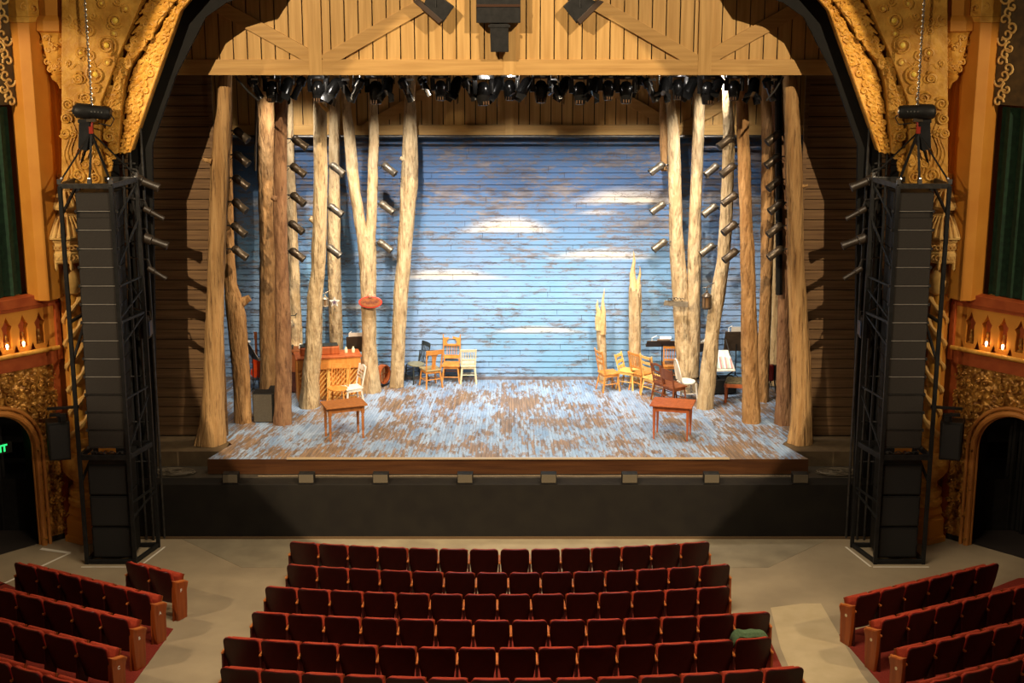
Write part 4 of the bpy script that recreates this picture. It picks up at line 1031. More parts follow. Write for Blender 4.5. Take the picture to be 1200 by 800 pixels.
for i, (u, kd) in enumerate(RIG):
    t = RP[kd].get(); dy = rr.choice((0, 0, .3)); p = W(u, 84, YR+dy)
    t.location = (p.x, YR+dy, zr); t.rotation_euler = (0, 0, rr.uniform(-.5, .5) + (PI if kd == 'p' and rr.random() < .5 else 0))
    k_ = rr.uniform(.9, 1.08); t.scale = (k_, k_, k_)
    n_ = ORD[i] if i < 20 else ORD[35-i] if 35-i < 20 else ORD[i]
    fr_ = 'left' if i < 20 else 'right'
    tag(t, '%s hanging from the truss, %s from its %s end' % (RN[kd], n_, fr_), 'stage lamp', 'stage lamps under the front header')
# light wires
for k, (u0, v0, u1, v1) in enumerate(((276, 90, 303, 118), (918, 90, 898, 118))):
    tag(MB().tube([W(u0, v0, 29.6), W((u0+u1)/2, (v0+v1)/2+2, 29.6), W(u1, v1, 29.6)], .02, 6).build('slanting_stay', greymet, smooth=True), 'slanting steel stay at the top %s corner of the stage' % ('left', 'right')[k], 'stay')
pp = [W(363, 97, 31), W(367, 103, 31), W(372, 115, 31), W(378, 124, 31), (W(384, 130, 31))]
tag(MB().tube(pp, [.05, .045, .045, .04, .04], 10).build('curved_wooden_branch', w_pale, smooth=True), 'curved pale branch hanging under the header near the leaning left trunk', 'branch')
# bars along the top of the wall
m = MB().tube([W(262, 160, 34.2), W(930, 160, 34.2)], .03, 8); tag(m.build('rear_pipe', greymet, smooth=True), 'long grey pipe across the top of the blue wall', 'pipe')
# ================================================================== STAGE FURNITURE
def chair(label, style, m, u, v, rz, sh=.44, bh=.92, w=.42, d=.40, seat_m=None, splay=.04, sc=1.0, z=DECK):
    """front of the chair faces local -Y; rz turns it; (u, v) is where the middle of its feet stands"""
    p = G(u, v, z); t = thing('stage_chair', label, 'chair', p, rz); t.scale = (sc, sc, sc)
    sm = seat_m or m
    s = MB()
    if style in ('hoop', 'spindle'):
        pr = [(w/2*math.cos(a)*(1.0 if math.sin(a) > 0 else 1.05), d/2*math.sin(a)*.98) for a in [2*PI*k/20 for k in range(20)]]
        s.slab([(x, y, sh-.03) for x, y in pr], (0, 0, .032))
    else:
        s.slab([(-w/2, -d/2, sh-.035), (w/2, -d/2, sh-.035), (w*.44, d/2, sh-.035), (-w*.44, d/2, sh-.035)], (0, 0, .035))
    s.build('seat', sm, t, bevel=.008)
    if style in ('tsplat', 'ladder', 'panel', 'pressed', 'slat'):
        a = MB()
        for x0, x1, y0, y1 in ((-w/2+.03, w/2-.03, -d/2+.03, -d/2+.05), (-w*.42, w*.42, d/2-.05, d/2-.03), (-w/2+.03, -w/2+.05, -d/2+.03, d/2-.03), (w/2-.05, w/2-.03, -d/2+.03, d/2-.03)):
            a.box(x0, x1, y0, y1, sh-.09, sh-.034)
        a.build('seat_rail', m, t)
    # legs
    k = .9
    for sx in (-1, 1):
        for sy in (-1, 1):
            tp = Vector((sx*(w/2-.05), sy*(d/2-.045), sh-.03)); ft = Vector((sx*(w/2-.05+splay), sy*(d/2-.045+splay+(.03 if sy > 0 else 0)), 0))
            if style in ('hoop', 'spindle') or (style in ('pressed',) and sy < 0):
                MB().tube([tp, tp.lerp(ft, .2), tp.lerp(ft, .45), tp.lerp(ft, .6), tp.lerp(ft, .66), ft], [.014, .017, .022, .015, .019, .012], 10).build('leg', m, t, smooth=True)
            else:
                MB().bar(tp, ft, .034, .03).build('leg', m, t, bevel=.003)
    st = MB(); f = .55
    q = lambda sx, sy, f_: Vector((sx*(w/2-.05+splay*f_), sy*(d/2-.045+splay*f_), (sh-.03)*(1-f_)))
    st.tube([q(-1, -1, f), q(-1, 1, f)], .010, 6).tube([q(1, -1, f), q(1, 1, f)], .010, 6).tube([q(-1, -1, .62), q(1, -1, .62)], .011, 6).tube([q(-1, 1, .5), q(1, 1, .5)], .010, 6)
    st.build('stretcher', m, t, smooth=True)
    # back
    lean = .10; yb = d/2-.03
    bp = lambda x, h: Vector((x, yb+lean*((h-sh)/(bh-sh)), h))
    if style == 'hoop':
        pts = []
        for i in range(21):
            a = PI*i/20; pts.append(bp(-math.cos(a)*w*.44*(1 if i not in (0, 20) else .92), sh+(bh-sh)*math.sin(a)**.75))
        MB().tube(pts, .016, 10).build('hoop', m, t, smooth=True)
        sp = MB()
        for i in range(7):
            x = -w*.3+w*.1*i; hh_ = sh+(bh-sh)*(max(0, 1-(x/(w*.44))**2))**.4
            sp.tube([bp(x*.8, sh), bp(x, hh_)], [.008, .006], 6)
        sp.build('spindles', m, t, smooth=True)
    else:
        for sx in (-1, 1):
            x0, x1 = sx*(w/2-.035), sx*(w/2-.015)
            if style == 'spindle' or style == 'pressed':
                MB().tube([bp(x0, sh-.02), bp(x0, sh+.12), bp(x1, sh+.2), bp(x1, bh-.06), bp(x1*1.02, bh+(.05 if style == 'pressed' else -.01))], [.014, .018, .013, .016, .01], 10).build('back_post', m, t, smooth=True)
            else:
                MB().bar(bp(x0, sh-.05), bp(x1, bh), .034, .026).build('back_post', m, t, bevel=.004)
        cr = MB()
        def rail(z0, z1, th=.02, curve=.03, top=None, n=8):
            for i in range(n):
                xa, xb = -w/2+.02+(w-.04)*i/n, -w/2+.02+(w-.04)*(i+1)/n
                fa, fb = 1-(xa/(w/2))**2, 1-(xb/(w/2))**2
                ta, tb = (top(xa) if top else 0), (top(xb) if top else 0)
                A_ = [bp(xa, z0)+Vector((0, curve*fa, 0)), bp(xb, z0)+Vector((0, curve*fb, 0)), bp(xb, z1+tb)+Vector((0, curve*fb, 0)), bp(xa, z1+ta)+Vector((0, curve*fa, 0))]
                cr.slab(A_, (0, -th, 0))
        if style == 'ladder':
            for h0 in (bh-.09, bh-.22, bh-.34): rail(h0, h0+.06)
        elif style == 'spindle':
            rail(bh-.09, bh)
            for i in range(6): cr.tube([bp((-w*.33+w*.132*i), sh), bp((-w*.33+w*.132*i), bh-.08)], .008, 6)
        elif style == 'slat':
            rail(bh-.06, bh); rail(sh+.12, sh+.16)
            for i in range(5):
                x = -w*.3+w*.15*i; cr.bar(bp(x, sh+.14), bp(x, bh-.05), .02, .01)
        elif style == 'tsplat':
            rail(bh-.11, bh, top=lambda x: 0)
            cr.slab([bp(-.05, sh), bp(.05, sh), bp(.045, sh+.2), bp(.06, bh-.16), bp(.10, bh-.1), bp(-.10, bh-.1), bp(-.06, bh-.16), bp(-.045, sh+.2)], (0, -.014, 0))
        elif style == 'pressed':
            top = lambda x: .018*math.cos(x/(w/2)*PI*1.5)
            rail(bh-.06, bh-.015, top=top); rail(bh-.22, bh-.18)
            for sx in (-1, 1):
                cr.slab([bp(sx*(w/2-.02), bh-.2), bp(sx*.09, bh-.19), bp(sx*.12, bh-.12), bp(sx*.08, bh-.055), bp(sx*(w/2-.02), bh-.05)], (0, -.02, 0))
            rail(sh+.07, sh+.15)
            for i in range(5): cr.tube([bp(-w*.26+w*.13*i, sh+.14), bp(-w*.26+w*.13*i, bh-.2)], .007, 6)
        elif style == 'panel':
            top = lambda x: .05*(1-(x/(w/2))**2)
            rail(sh+.16, bh-.05, top=top, n=12)
        cr.build('backrest', m, t)
    return t
R = math.radians
chair('orange windsor chair standing in front of the piano', 'spindle', w_orange, 396.5, 477, R(-12), w=.44)
t = chair('white chair with floral painted back beside the orange windsor chair', 'panel', w_white, 413, 475, R(-62), w=.38, bh=.9)
fl_ = MB()
for i in range(9): fl_.ball((-.09+.06*(i % 4)+.02*(i//4), .188+.02*(i//3), .66+.06*(i//3)), .026, 8, 5, (1, .3, 1))
fl_.build('floral_painting', mat('flower_paint', srgb(196, 110, 60), srgb(120, 140, 70), 30, rough=.6), t, smooth=True)
chair('charcoal spindle-back chair at the back left of the blue wall', 'spindle', w_blackp, 488, 447, R(-58), w=.44, seat_m=mat('grey_seat', srgb(140, 136, 110), rough=.5))
chair('orange oak chair with a broad central splat by the blue wall', 'tsplat', w_orange, 505, 452.5, R(205), seat_m=mat('tan_seat', srgb(160, 140, 96), rough=.6))
chair('tall orange press-back chair against the middle of the blue wall', 'pressed', w_orange, 529, 447, R(-2), bh=1.02)
chair('small cream painted slat-back chair rightmost of the four by the blue wall', 'slat', w_cream, 549, 447, R(182), w=.38, bh=.84)
chair('orange ladder-back chair before the short splintered trunk', 'ladder', w_orange, 713, 457, R(112), w=.40, bh=.98)
chair('low pale yellow chair in front of the tall splintered trunk', 'ladder', w_pale, 736, 454.5, R(62), w=.38, bh=.80)
chair('orange slat-back chair between the low pale chair and the honey ladder-back chair', 'slat', w_orange, 752, 457, R(128), w=.40)
chair('honey ladder-back chair next to the dark carved-back chair', 'ladder', w_pale, 766, 463, R(128), w=.40, bh=.98)
chair('dark brown carved-back chair in the right-hand row', 'pressed', w_brown, 778.5, 468.5, R(128), w=.42, bh=.9)
chair('dark brown chair with solid rounded back panel', 'panel', w_brown, 789.5, 473.5, R(126), w=.42, bh=.86)
chair('white hoop-back windsor chair beside the forked trunk', 'hoop', w_white, 804, 468, R(102), w=.46, bh=.95)
chair('orange chair standing behind the wide music stand', 'slat', w_orange, 785, 447, R(180), w=.40)
def stool(label, u, v, rz):
    p = G(u, v, DECK); t = thing('upholstered_stool', label, 'stool', p, rz)
    MB().slab([(-.24, -.2, .44), (.24, -.2, .44), (.22, .2, .46), (-.22, .2, .46)], (0, 0, .05)).build('cushion', mat('striped_cushion', srgb(120, 110, 78), srgb(80, 70, 50), 20, rough=.8), t, bevel=.02)
    MB().slab([(-.25, -.21, .36), (.25, -.21, .36), (.23, .21, .36), (-.23, .21, .36)], (0, 0, .085)).build('apron', w_red, t, bevel=.01)
    for sx in (-1, 1):
        for sy in (-1, 1):
            MB().bar((sx*.21, sy*.17, .4), (sx*.215, sy*.175, 0), .045, .045).build('leg', w_red, t, bevel=.006)
stool('red brown stool with striped cushion behind the smooth upright trunk', 862, 470, R(-12))
# tables
def table(label, corners, m, turned, ztop=.74):
    """corners: photo pixels of the table top (front-left, front-right, back-right, back-left)"""
    P_ = [G(u, v, DECK+ztop) for u, v in corners]; c = sum(P_, Vector())/4
    ex = ((P_[1]-P_[0])+(P_[2]-P_[3])).normalized(); wd = ((P_[1]-P_[0]).length+(P_[2]-P_[3]).length)/2
    dp = ((P_[3]-P_[0]).length+(P_[2]-P_[1]).length)/2; rz = math.atan2(ex.y, ex.x)
    t = thing('wooden_table', label, 'table', (c.x, c.y, DECK), rz); w, d = wd/2, dp/2
    MB().box(-w, w, -d, d, ztop-.03, ztop).build('table_top', m, t, bevel=.006)
    a = MB(); i = .07
    for x0, x1, y0, y1 in ((-w+i, w-i, -d+i, -d+i+.02), (-w+i, w-i, d-i-.02, d-i), (-w+i, -w+i+.02, -d+i, d-i), (w-i-.02, w-i, -d+i, d-i)): a.box(x0, x1, y0, y1, ztop-.14, ztop-.03)
    a.build('apron', m, t)
    for sx in (-1, 1):
        for sy in (-1, 1):
            x, y = sx*(w-i-.02), sy*(d-i-.02)
            if turned:
                MB().box(x-.032, x+.032, y-.032, y+.032, ztop-.2, ztop-.03).lathe([(.02, 0), (.026, .03), (.02, .06), (.028, .08), (.018, .1), (.024, .16), (.018, .17), (.028, .2), (.026, .3), (.032, .46), (.022, .49), (.034, .51), (.022, .535), (.03, .545)], 14, c=(x, y)).build('leg', m, t, smooth=True)
            else:
                l = MB(); b = 0
                for zz_, h_ in ((0, .014), (ztop-.16, .03), (ztop-.03, .03)):
                    for ax, ay in ((-1, -1), (1, -1), (1, 1), (-1, 1)): l.v.append(Vector((x+ax*h_, y+ay*h_, zz_)))
                l.face(3, 2, 1, 0); l.face(8, 9, 10, 11)
                for s_ in (0, 4):
                    for q in range(4): q2 = (q+1) % 4; l.face(s_+q, s_+q2, s_+4+q2, s_+4+q)
                l.build('leg', m, t)
    return t
table('small brown wooden table with turned legs on the left of the stage', [(384.5, 478.5), (434, 473), (419.5, 465.5), (372.5, 470)], w_table, True)
table('small red brown wooden table with tapered legs on the right of the stage', [(759.5, 474.5), (808, 477.5), (818.5, 468.5), (768.5, 464.5)], w_red, False)
# piano
p = G(392, 468, DECK); t = thing('upright_piano', 'orange upright piano with lattice back and raised red lid beside the red sign trunk', 'piano', (W(385, 460, 33.12).x, 33.12, DECK), R(13))
hw, D_, H_ = .70, .24, 1.0
m = MB(); m.box(-hw, -hw+.06, -D_, D_, 0, H_-.04); m.box(hw-.06, hw, -D_, D_, 0, H_-.04); m.box(-hw, hw, -D_+.05, -D_+.07, .0, H_-.06); m.build('case', w_orange, t, bevel=.006)
m = MB()
for x in (-.45, -.02, .42): m.box(x-.04, x+.04, -D_-.01, -D_+.05, 0, H_-.25)
m.build('back_post', w_pale, t)
m = MB(); k = -1.6
while k < 1.6:
    a, b = (max(-hw+.06, k), None), None
    x0, x1 = k, k+.55; pts2 = [(x0, .06), (x1, H_-.28)]
    if x0 < -hw+.06: f = (-hw+.06-x0)/(x1-x0); pts2[0] = (-hw+.06, .06+(H_-.34)*f)
    if x1 > hw-.06: f = (hw-.06-x0)/(x1-x0); pts2[1] = (hw-.06, .06+(H_-.34)*f)
    if pts2[0][0] < pts2[1][0]-.03: m.bar((pts2[0][0], -D_+.02, pts2[0][1]), (pts2[1][0], -D_+.02, pts2[1][1]), .035, .02)
    k += .095
m.build('lattice', w_pale, t)
MB().box(-hw-.01, hw+.01, -D_-.03, -D_+.06, H_-.27, H_-.02).build('top_rail', w_orange, t, bevel=.006)
MB().box(-hw-.03, hw+.03, -D_-.05, D_+.05, H_-.03, H_+.02).build('piano_top', w_red, t, bevel=.01)
MB().box(-hw+.1, .26, -.12, .12, H_+.02, H_+.2).build('raised_lid', w_red, t, bevel=.02)
MB().box(-hw+.1, .24, -.08, .16, H_+.2, H_+.23).build('lid_cover', w_blackp, t, bevel=.01)
o = MB().ball((-.1, 0, 0), .05, 8, 5, (1.6, 1, .5)).ball((.02, 0, 0), .06, 8, 5, (1, 1, .6)).build('black_headphones', w_blackp, smooth=True); o.location = t.matrix_world @ Vector((0, 0, 0)); q = Matrix.Rotation(R(13), 4, 'Z') @ Vector((-.35, .02, 0)); o.location = (t.location.x+q.x, t.location.y+q.y, DECK+H_+.26); tag(o, 'dark rounded headphones lying on the raised piano lid', 'headphones')
for k, xx in enumerate((.42, .58)):
    q = Matrix.Rotation(R(13), 4, 'Z') @ Vector((xx, 0, 0)); o = MB().lathe([(.035, 0), (.04, .05), (.03, .09), (.02, .1), (.018, .13)], 10).build('small_cup', w_cream, smooth=True)
    o.location = (t.location.x+q.x, t.location.y+q.y, DECK+H_+.02); tag(o, 'small cream cup on the piano top, %s one' % ('left', 'right')[k], 'cup', 'cups on the piano')
# dark keyboard cabinet between trunks
p = G(350, 474, DECK); t = thing('dark_keyboard_cabinet', 'dark red brown cabinet with small equipment between the two left trunks', 'cabinet', (W(345, 460, 33.7).x, 33.7, DECK), R(8))
MB().box(-.28, .28, -.22, .22, .03, .95).build('body', mat('dark_maroon_wood', srgb(64, 30, 22), srgb(84, 42, 28), 8, rough=.5), t, bevel=.01)
MB().box(-.3, .3, -.25, .25, .95, .98).build('cabinet_top', w_brown, t)
MB().box(-.24, .24, -.232, -.22, .5, .9).build('door', w_brown, t)
o = MB().box(-.12, .08, -.1, .1, 0, .2).box(.08, .14, -.05, .05, .03, .1).build('small_device', w_blackp, bevel=.01); q = t.location; o.location = (q.x-.12, q.y-.05, DECK+.98); tag(o, 'small black device standing on the dark cabinet', 'device')
o = MB().lathe([(.03, 0), (.05, .02), (.04, .1), (.015, .12)], 10).build('white_mug', w_white, smooth=True); o.location = (q.x+.18, q.y, DECK+.98); tag(o, 'white mug on the dark cabinet beside the leaning knotty trunk', 'mug')
# black loudspeaker boxes at floor level
for k, (uc, v, w_, h_, dx_) in enumerate(((309.5, 495, .46, .64, 0), (321, 489, .22, .62, 0))):
    p = G(uc, v, DECK); t = thing('floor_loudspeaker', ('wide dark grey loudspeaker on the floor left of the dark reddish trunk', 'narrow dark loudspeaker behind the wide grey one on the floor')[k], 'loudspeaker', p)
    MB().box(-w_/2, w_/2, 0, .35, 0, h_).build('cabinet', black, t, bevel=.012)
    MB().box(-w_/2+.02, w_/2-.05, -.012, 0.001, .02, h_-.02).build('grille', mat('grey_brown_grille', srgb(78, 70, 58), srgb(90, 82, 68), 60, rough=.8), t)
# music stands
def music_stand(label, u, v, rz, zt, w=.5, h=.33, tilt=60, deskm=None, sheet=True, light=True):
    p = G(u, v, DECK); t = thing('music_stand', label, 'music stand', p, rz)
    MB().tube([(0, 0, .25), (0, 0, zt)], .013, 8).build('pole', blackmet, t, smooth=True)
    m = MB()
    for a in (0.3, 0.3+2*PI/3, .3+4*PI/3): m.tube([(0, 0, .28), (.25*math.cos(a), .25*math.sin(a), .01)], .01, 6)
    m.build('tripod_base', blackmet, t)
    M_ = Matrix.Translation((0, 0, zt)) @ Matrix.Rotation(R(90-tilt), 4, 'X')
    m = MB().box(-w/2, w/2, -.008, .008, -h*.35, h*.65, M_).box(-w/2, w/2, -.008, .07, -h*.35-.01, -h*.35, M_)
    m.build('desk', deskm or mat('brown_black_desk', srgb(62, 50, 38), srgb(74, 60, 46), 8, rough=.5), t)
    if sheet: MB().box(-.14, .16, .010, .014, -h*.2, h*.9, M_).build('sheet_music', paper, t)
    if light: MB().tube([M_ @ Vector((-w*.35, .0, h*.65)), M_ @ Vector((-w*.35, .05, h*.8)), M_ @ Vector((-w*.2, .1, h*.85))], .008, 6).box(-w*.1, w*.25, .04, .1, h*.68, h*.72, M_).build('clip_lamp', paper, t)
    return t
music_stand('wide music stand with white sheet behind the right-hand row of chairs', 775, 449, R(0), .93, w=.74, h=.36, tilt=35)
music_stand('dark music stand with clip lamp just left of the red sign trunk', 418, 455, R(8), 1.0, w=.42, h=.4, tilt=70)
music_stand('dark music stand between the lantern trunk and the smooth upright trunk', 861, 452, R(0), 1.0, w=.56, h=.5, tilt=72)
music_stand('grey music stand behind the dusky right trunk', 904, 452, R(0), .82, w=.4, h=.3, tilt=70)
music_stand('music stand with white sheet between the two leftmost rear trunks', 298, 468, R(-50), 1.05, w=.3, h=.45, tilt=60)
music_stand('small tilted music stand half hidden right of the forked right trunk', 818, 456, R(30), .95, w=.36, h=.3, tilt=50)
# guitar on a stand left
c = W(301, 430, 33.6); t = thing('orange_guitar', 'orange guitar standing behind the leftmost music stand', 'guitar', (c.x, 33.6, DECK), 0)
gp = MB(); gp.slab([(x*.9, 0, z) for x, z in [(0, .32), (.12, .34), (.17, .42), (.16, .5), (.11, .57), (.1, .61), (.13, .68), (.11, .75), (.03, .78), (-.03, .78), (-.11, .75), (-.13, .68), (-.1, .61), (-.11, .57), (-.16, .5), (-.17, .42), (-.12, .34)]], (0, .09, 0))
gp.build('body', mat('orange_red_lacquer', srgb(236, 84, 22), srgb(216, 60, 16), 5, rough=.25), t, bevel=.01)
MB().box(-.025, .025, -.01, .02, .76, 1.25).box(-.035, .035, -.01, .02, 1.25, 1.4).build('neck', w_brown, t)
MB().tube([(-.12, -.05, 0), (0, .05, .4), (.12, -.05, 0)], .012, 6).tube([(0, .05, .4), (0, .25, 0)], .012, 6).tube([(-.12, -.08, .3), (.12, -.08, .3)], .012, 6).tube([(0, .05, .4), (0, -.08, .3)], .012, 6).build('stand', blackmet, t)
# frame drum
c = G(452, 452, DECK); t = thing('frame_drum', 'round brown frame drum leaning between the two middle left trunks', 'drum', (c.x, c.y, DECK), R(62))
rg = MB(); ri = MB(); N = 28; b = 0
for i in range(N):
    a = 2*PI*i/N
    for rr_, yy in ((.20, 0), (.225, 0), (.225, .13), (.20, .13)): rg.v.append(Vector((rr_*math.cos(a), yy, .27+rr_*math.sin(a))))
for i in range(N):
    j = (i+1) % N
    for q in range(4): q2 = (q+1) % 4; rg.face(i*4+q, j*4+q, j*4+q2, i*4+q2)
rg.build('hoop', w_red, t, smooth=True)
MB().tube([(0, .131, .27), (0, .137, .27)], .222, 28).build('drum_skin', w_cream, t, smooth=True)
MB().bar((-.2, .06, .27), (.2, .06, .27), .02).bar((0, .06, .07), (0, .06, .47), .02).build('cross_bar', w_brown, t)
MB().tube([(-.15, 0, .02), (.15, 0, .02)], .015, 6).tube([(.1, .1, .02), (.3, .2, .02)], .02, 6).tube([(.05, .14, .03), (.02, .17, .4)], .01, 6).build('stand', blackmet, t)
# percussion table on the right
c = G(846, 462, DECK); t = thing('percussion_frame', 'white glockenspiel tray with coloured bars on a black stand behind the lantern trunk', 'glockenspiel', (c.x, 33.6, DECK), R(4))
M_ = Matrix.Translation((0, 0, .72)) @ Matrix.Rotation(R(38), 4, 'X')
MB().slab([M_ @ Vector(q) for q in ((-.27, -.3, 0), (.27, -.3, 0), (.19, .28, 0), (-.19, .28, 0))], (0, 0, .03)).build('tray', w_white, t, bevel=.008)
m = [MB() for _ in range(3)]
for i in range(11):
    x = -.2+.04*i; m[i % 3].box(x-.015, x+.015, -.24, .1-.012*abs(i-5), .035, .05, M_)
for mb, nm, mm in zip(m, ('white_bars', 'red_bars', 'green_bars'), (paper, mat('rose_paint', srgb(206, 150, 146), rough=.4), mat('mint_paint', srgb(190, 206, 190), rough=.4))): mb.build(nm, mm, t)
MB().tube([(-.25, -.2, .55), (.25, .2, 0)], .018, 6).tube([(.25, -.2, .55), (-.25, .2, 0)], .018, 6).tube([(.28, -.1, .5), (.14, .3, 1.15)], .012, 6).build('stand', blackmet, t)
MB().box(-.3, .3, -.27, .2, .04, .34).build('black_case', black, t)
# red object behind right trunks
c = G(905, 462, DECK); t = thing('red_accordion', 'dark red instrument on a stand between the dusky trunk and the thin brown trunk', 'instrument', (c.x, c.y, DECK), 0)
MB().box(-.16, .02, 0, .16, .3, .68).build('body', mat('dark_red_lacquer', srgb(120, 28, 18), rough=.3), t, bevel=.03)
m = MB()
for k in range(7): m.box(.02+.02*k, .03+.02*k, .01, .15, .32, .66)
m.build('bellows', blackmet, t)
MB().tube([(-.1, .05, 0), (-.05, .05, .3)], .015, 6).tube([(.1, .1, 0), (.05, .1, .3)], .015, 6).build('stand', greymet, t)
# signs, lanterns and ornaments on the trunks
c = W(434, 354, 33.35); t = thing('oval_sign', 'red rimmed oval sign fixed to the forked left trunk', 'sign', c)
M_ = Matrix.Rotation(R(-14), 4, 'X')
def ell(a, b_, n=36): return [(a*math.cos(2*PI*i/n), b_*math.sin(2*PI*i/n)) for i in range(n)]
MB().prism(ell(.265, .135), .05, M_).build('rim', mat('red_paint', srgb(196, 58, 40), rough=.4), t, bevel=.012)
MB().prism(ell(.225, .105), .012, M_ @ Matrix.Translation((0, -.012, 0))).build('face_board', mat('sign_brown', srgb(150, 84, 36), srgb(120, 60, 30), 12, rough=.5), t)
m = MB()
for k in range(9):                    # faint scrollwork worn into the sign face
    x = -.15+.0375*k; m.cbox((x, -.016, .015*math.sin(k*1.9)), (.022, .006, .045))
m.v = [M_ @ p_ for p_ in m.v]; m.build('worn_marks', mat('sign_dark', srgb(104, 50, 34), rough=.6), t)
MB().tube([(-.13, .02, .12), (0, .05, .24), (.13, .02, .12)], .006, 5).ball((0, .0, .15), .05, 8, 5, (1, .5, 1)).build('hanging_wire', mat('pinkish_metal', srgb(214, 150, 120), rough=.4), t)
c = W(792, 355, 33.3); t = thing('plank_sign', 'weathered grey plank sign with curled iron work on the forked right trunk', 'sign', c)
MB().slab([(-.27, 0, -.055), (.28, 0, -.10), (.28, 0, 0.02), (-.25, 0, .06)], (0, .04, 0)).build('board', mat('grey_driftwood', srgb(104, 92, 76), srgb(130, 118, 98), 14, (1, 1, 6), rough=.8, bump=.5), t, bevel=.008)
m = MB()
for k in range(5): 
    pp = [(-.14+.07*k+.035*math.cos(a), -.01, .08+.03*math.sin(a)+.01*(2-abs(k-2))) for a in [q*.6 for q in range(10)]]; m.tube(pp, .008, 5)
m.build('iron_curls', greymet, t, smooth=True)
def lantern(label, u, v, Y, s=1.0, hook=True, m_=None, closed=True):
    c = W(u, v, Y); t = thing('hanging_lantern', label, 'lantern', c); t.scale = (s, s, s); mm = m_ or bronze
    MB().lathe([(.03, .26), (.04, .24), (.02, .21), (.05, .2), (.12, .14), (.135, .12), (.13, .1)], 12).build('cap', mm, t, smooth=True)
    MB().lathe([(.10, .1), (.10, -.16)], 12).build('glass', mat('smoked_glass_'+str(u), srgb(120, 92, 64), rough=.15), t, smooth=True)
    m = MB()
    for k in range(6):
        a = 2*PI*k/6; m.tube([(.11*math.cos(a), .11*math.sin(a), .12), (.11*math.cos(a), .11*math.sin(a), -.17)], .012, 6)
    m.lathe([(.125, -.16), (.13, -.19), (.12, -.21)], 12); m.build('cage', mm, t, smooth=True)
    if hook: MB().tube([(0, 0, .25), (0, 0, .34), (.03, .0, .38), (.12, .05, .4), (.2, .12, .44)], .012, 6).tube([(-.1, 0, .33), (.1, 0, .35)], .012, 6).build('hook', mm, t, smooth=True)
    return t
lantern('brown caged lantern hanging left of the leaning right trunk', 828, 352, 32.2, .85)
c = W(340, 376, 33.6); t = thing('hanging_bell', 'small pale metal bell hanging on the pale broad left trunk', 'bell', c)
MB().lathe([(.09, -.14), (.1, -.12), (.085, -.05), (.06, 0), (.02, .04)], 14).build('bell_body', mat('pewter', srgb(180, 160, 130), rough=.35, metal=.5), t, smooth=True)
MB().tube([(0, 0, .03), (0, 0, .12)], .015, 6).tube([(-.12, 0, .18), (-.05, 0, .12), (.12, 0, .13), (.16, 0, .18)], .012, 6).ball((-.13, 0, .19), .022, 6, 4).build('bracket', w_blackp, t, smooth=True)
c = W(392, 354, 33.75); t = thing('star_ornament', 'white metal star ornament on the slim trunk behind the piano', 'star', c)
st_ = []
for k in range(10):
    a = PI/2+PI*k/5; rr_ = .13 if k % 2 == 0 else .06; st_.append((rr_*math.cos(a), rr_*math.sin(a)))
MB().prism(st_, .03).build('star_body', w_white, t, bevel=.006)
MB().prism([(x*.45, z*.45) for x, z in st_], .012, Matrix.Translation((0, -.013, 0))).build('star_centre', mat('violet_grey', srgb(120, 100, 120), rough=.5), t)
lantern('small pale lantern hanging left of the white star', 381, 353, 33.7, .55, m_=mat('pale_pewter', srgb(200, 186, 160), rough=.3, metal=.4))
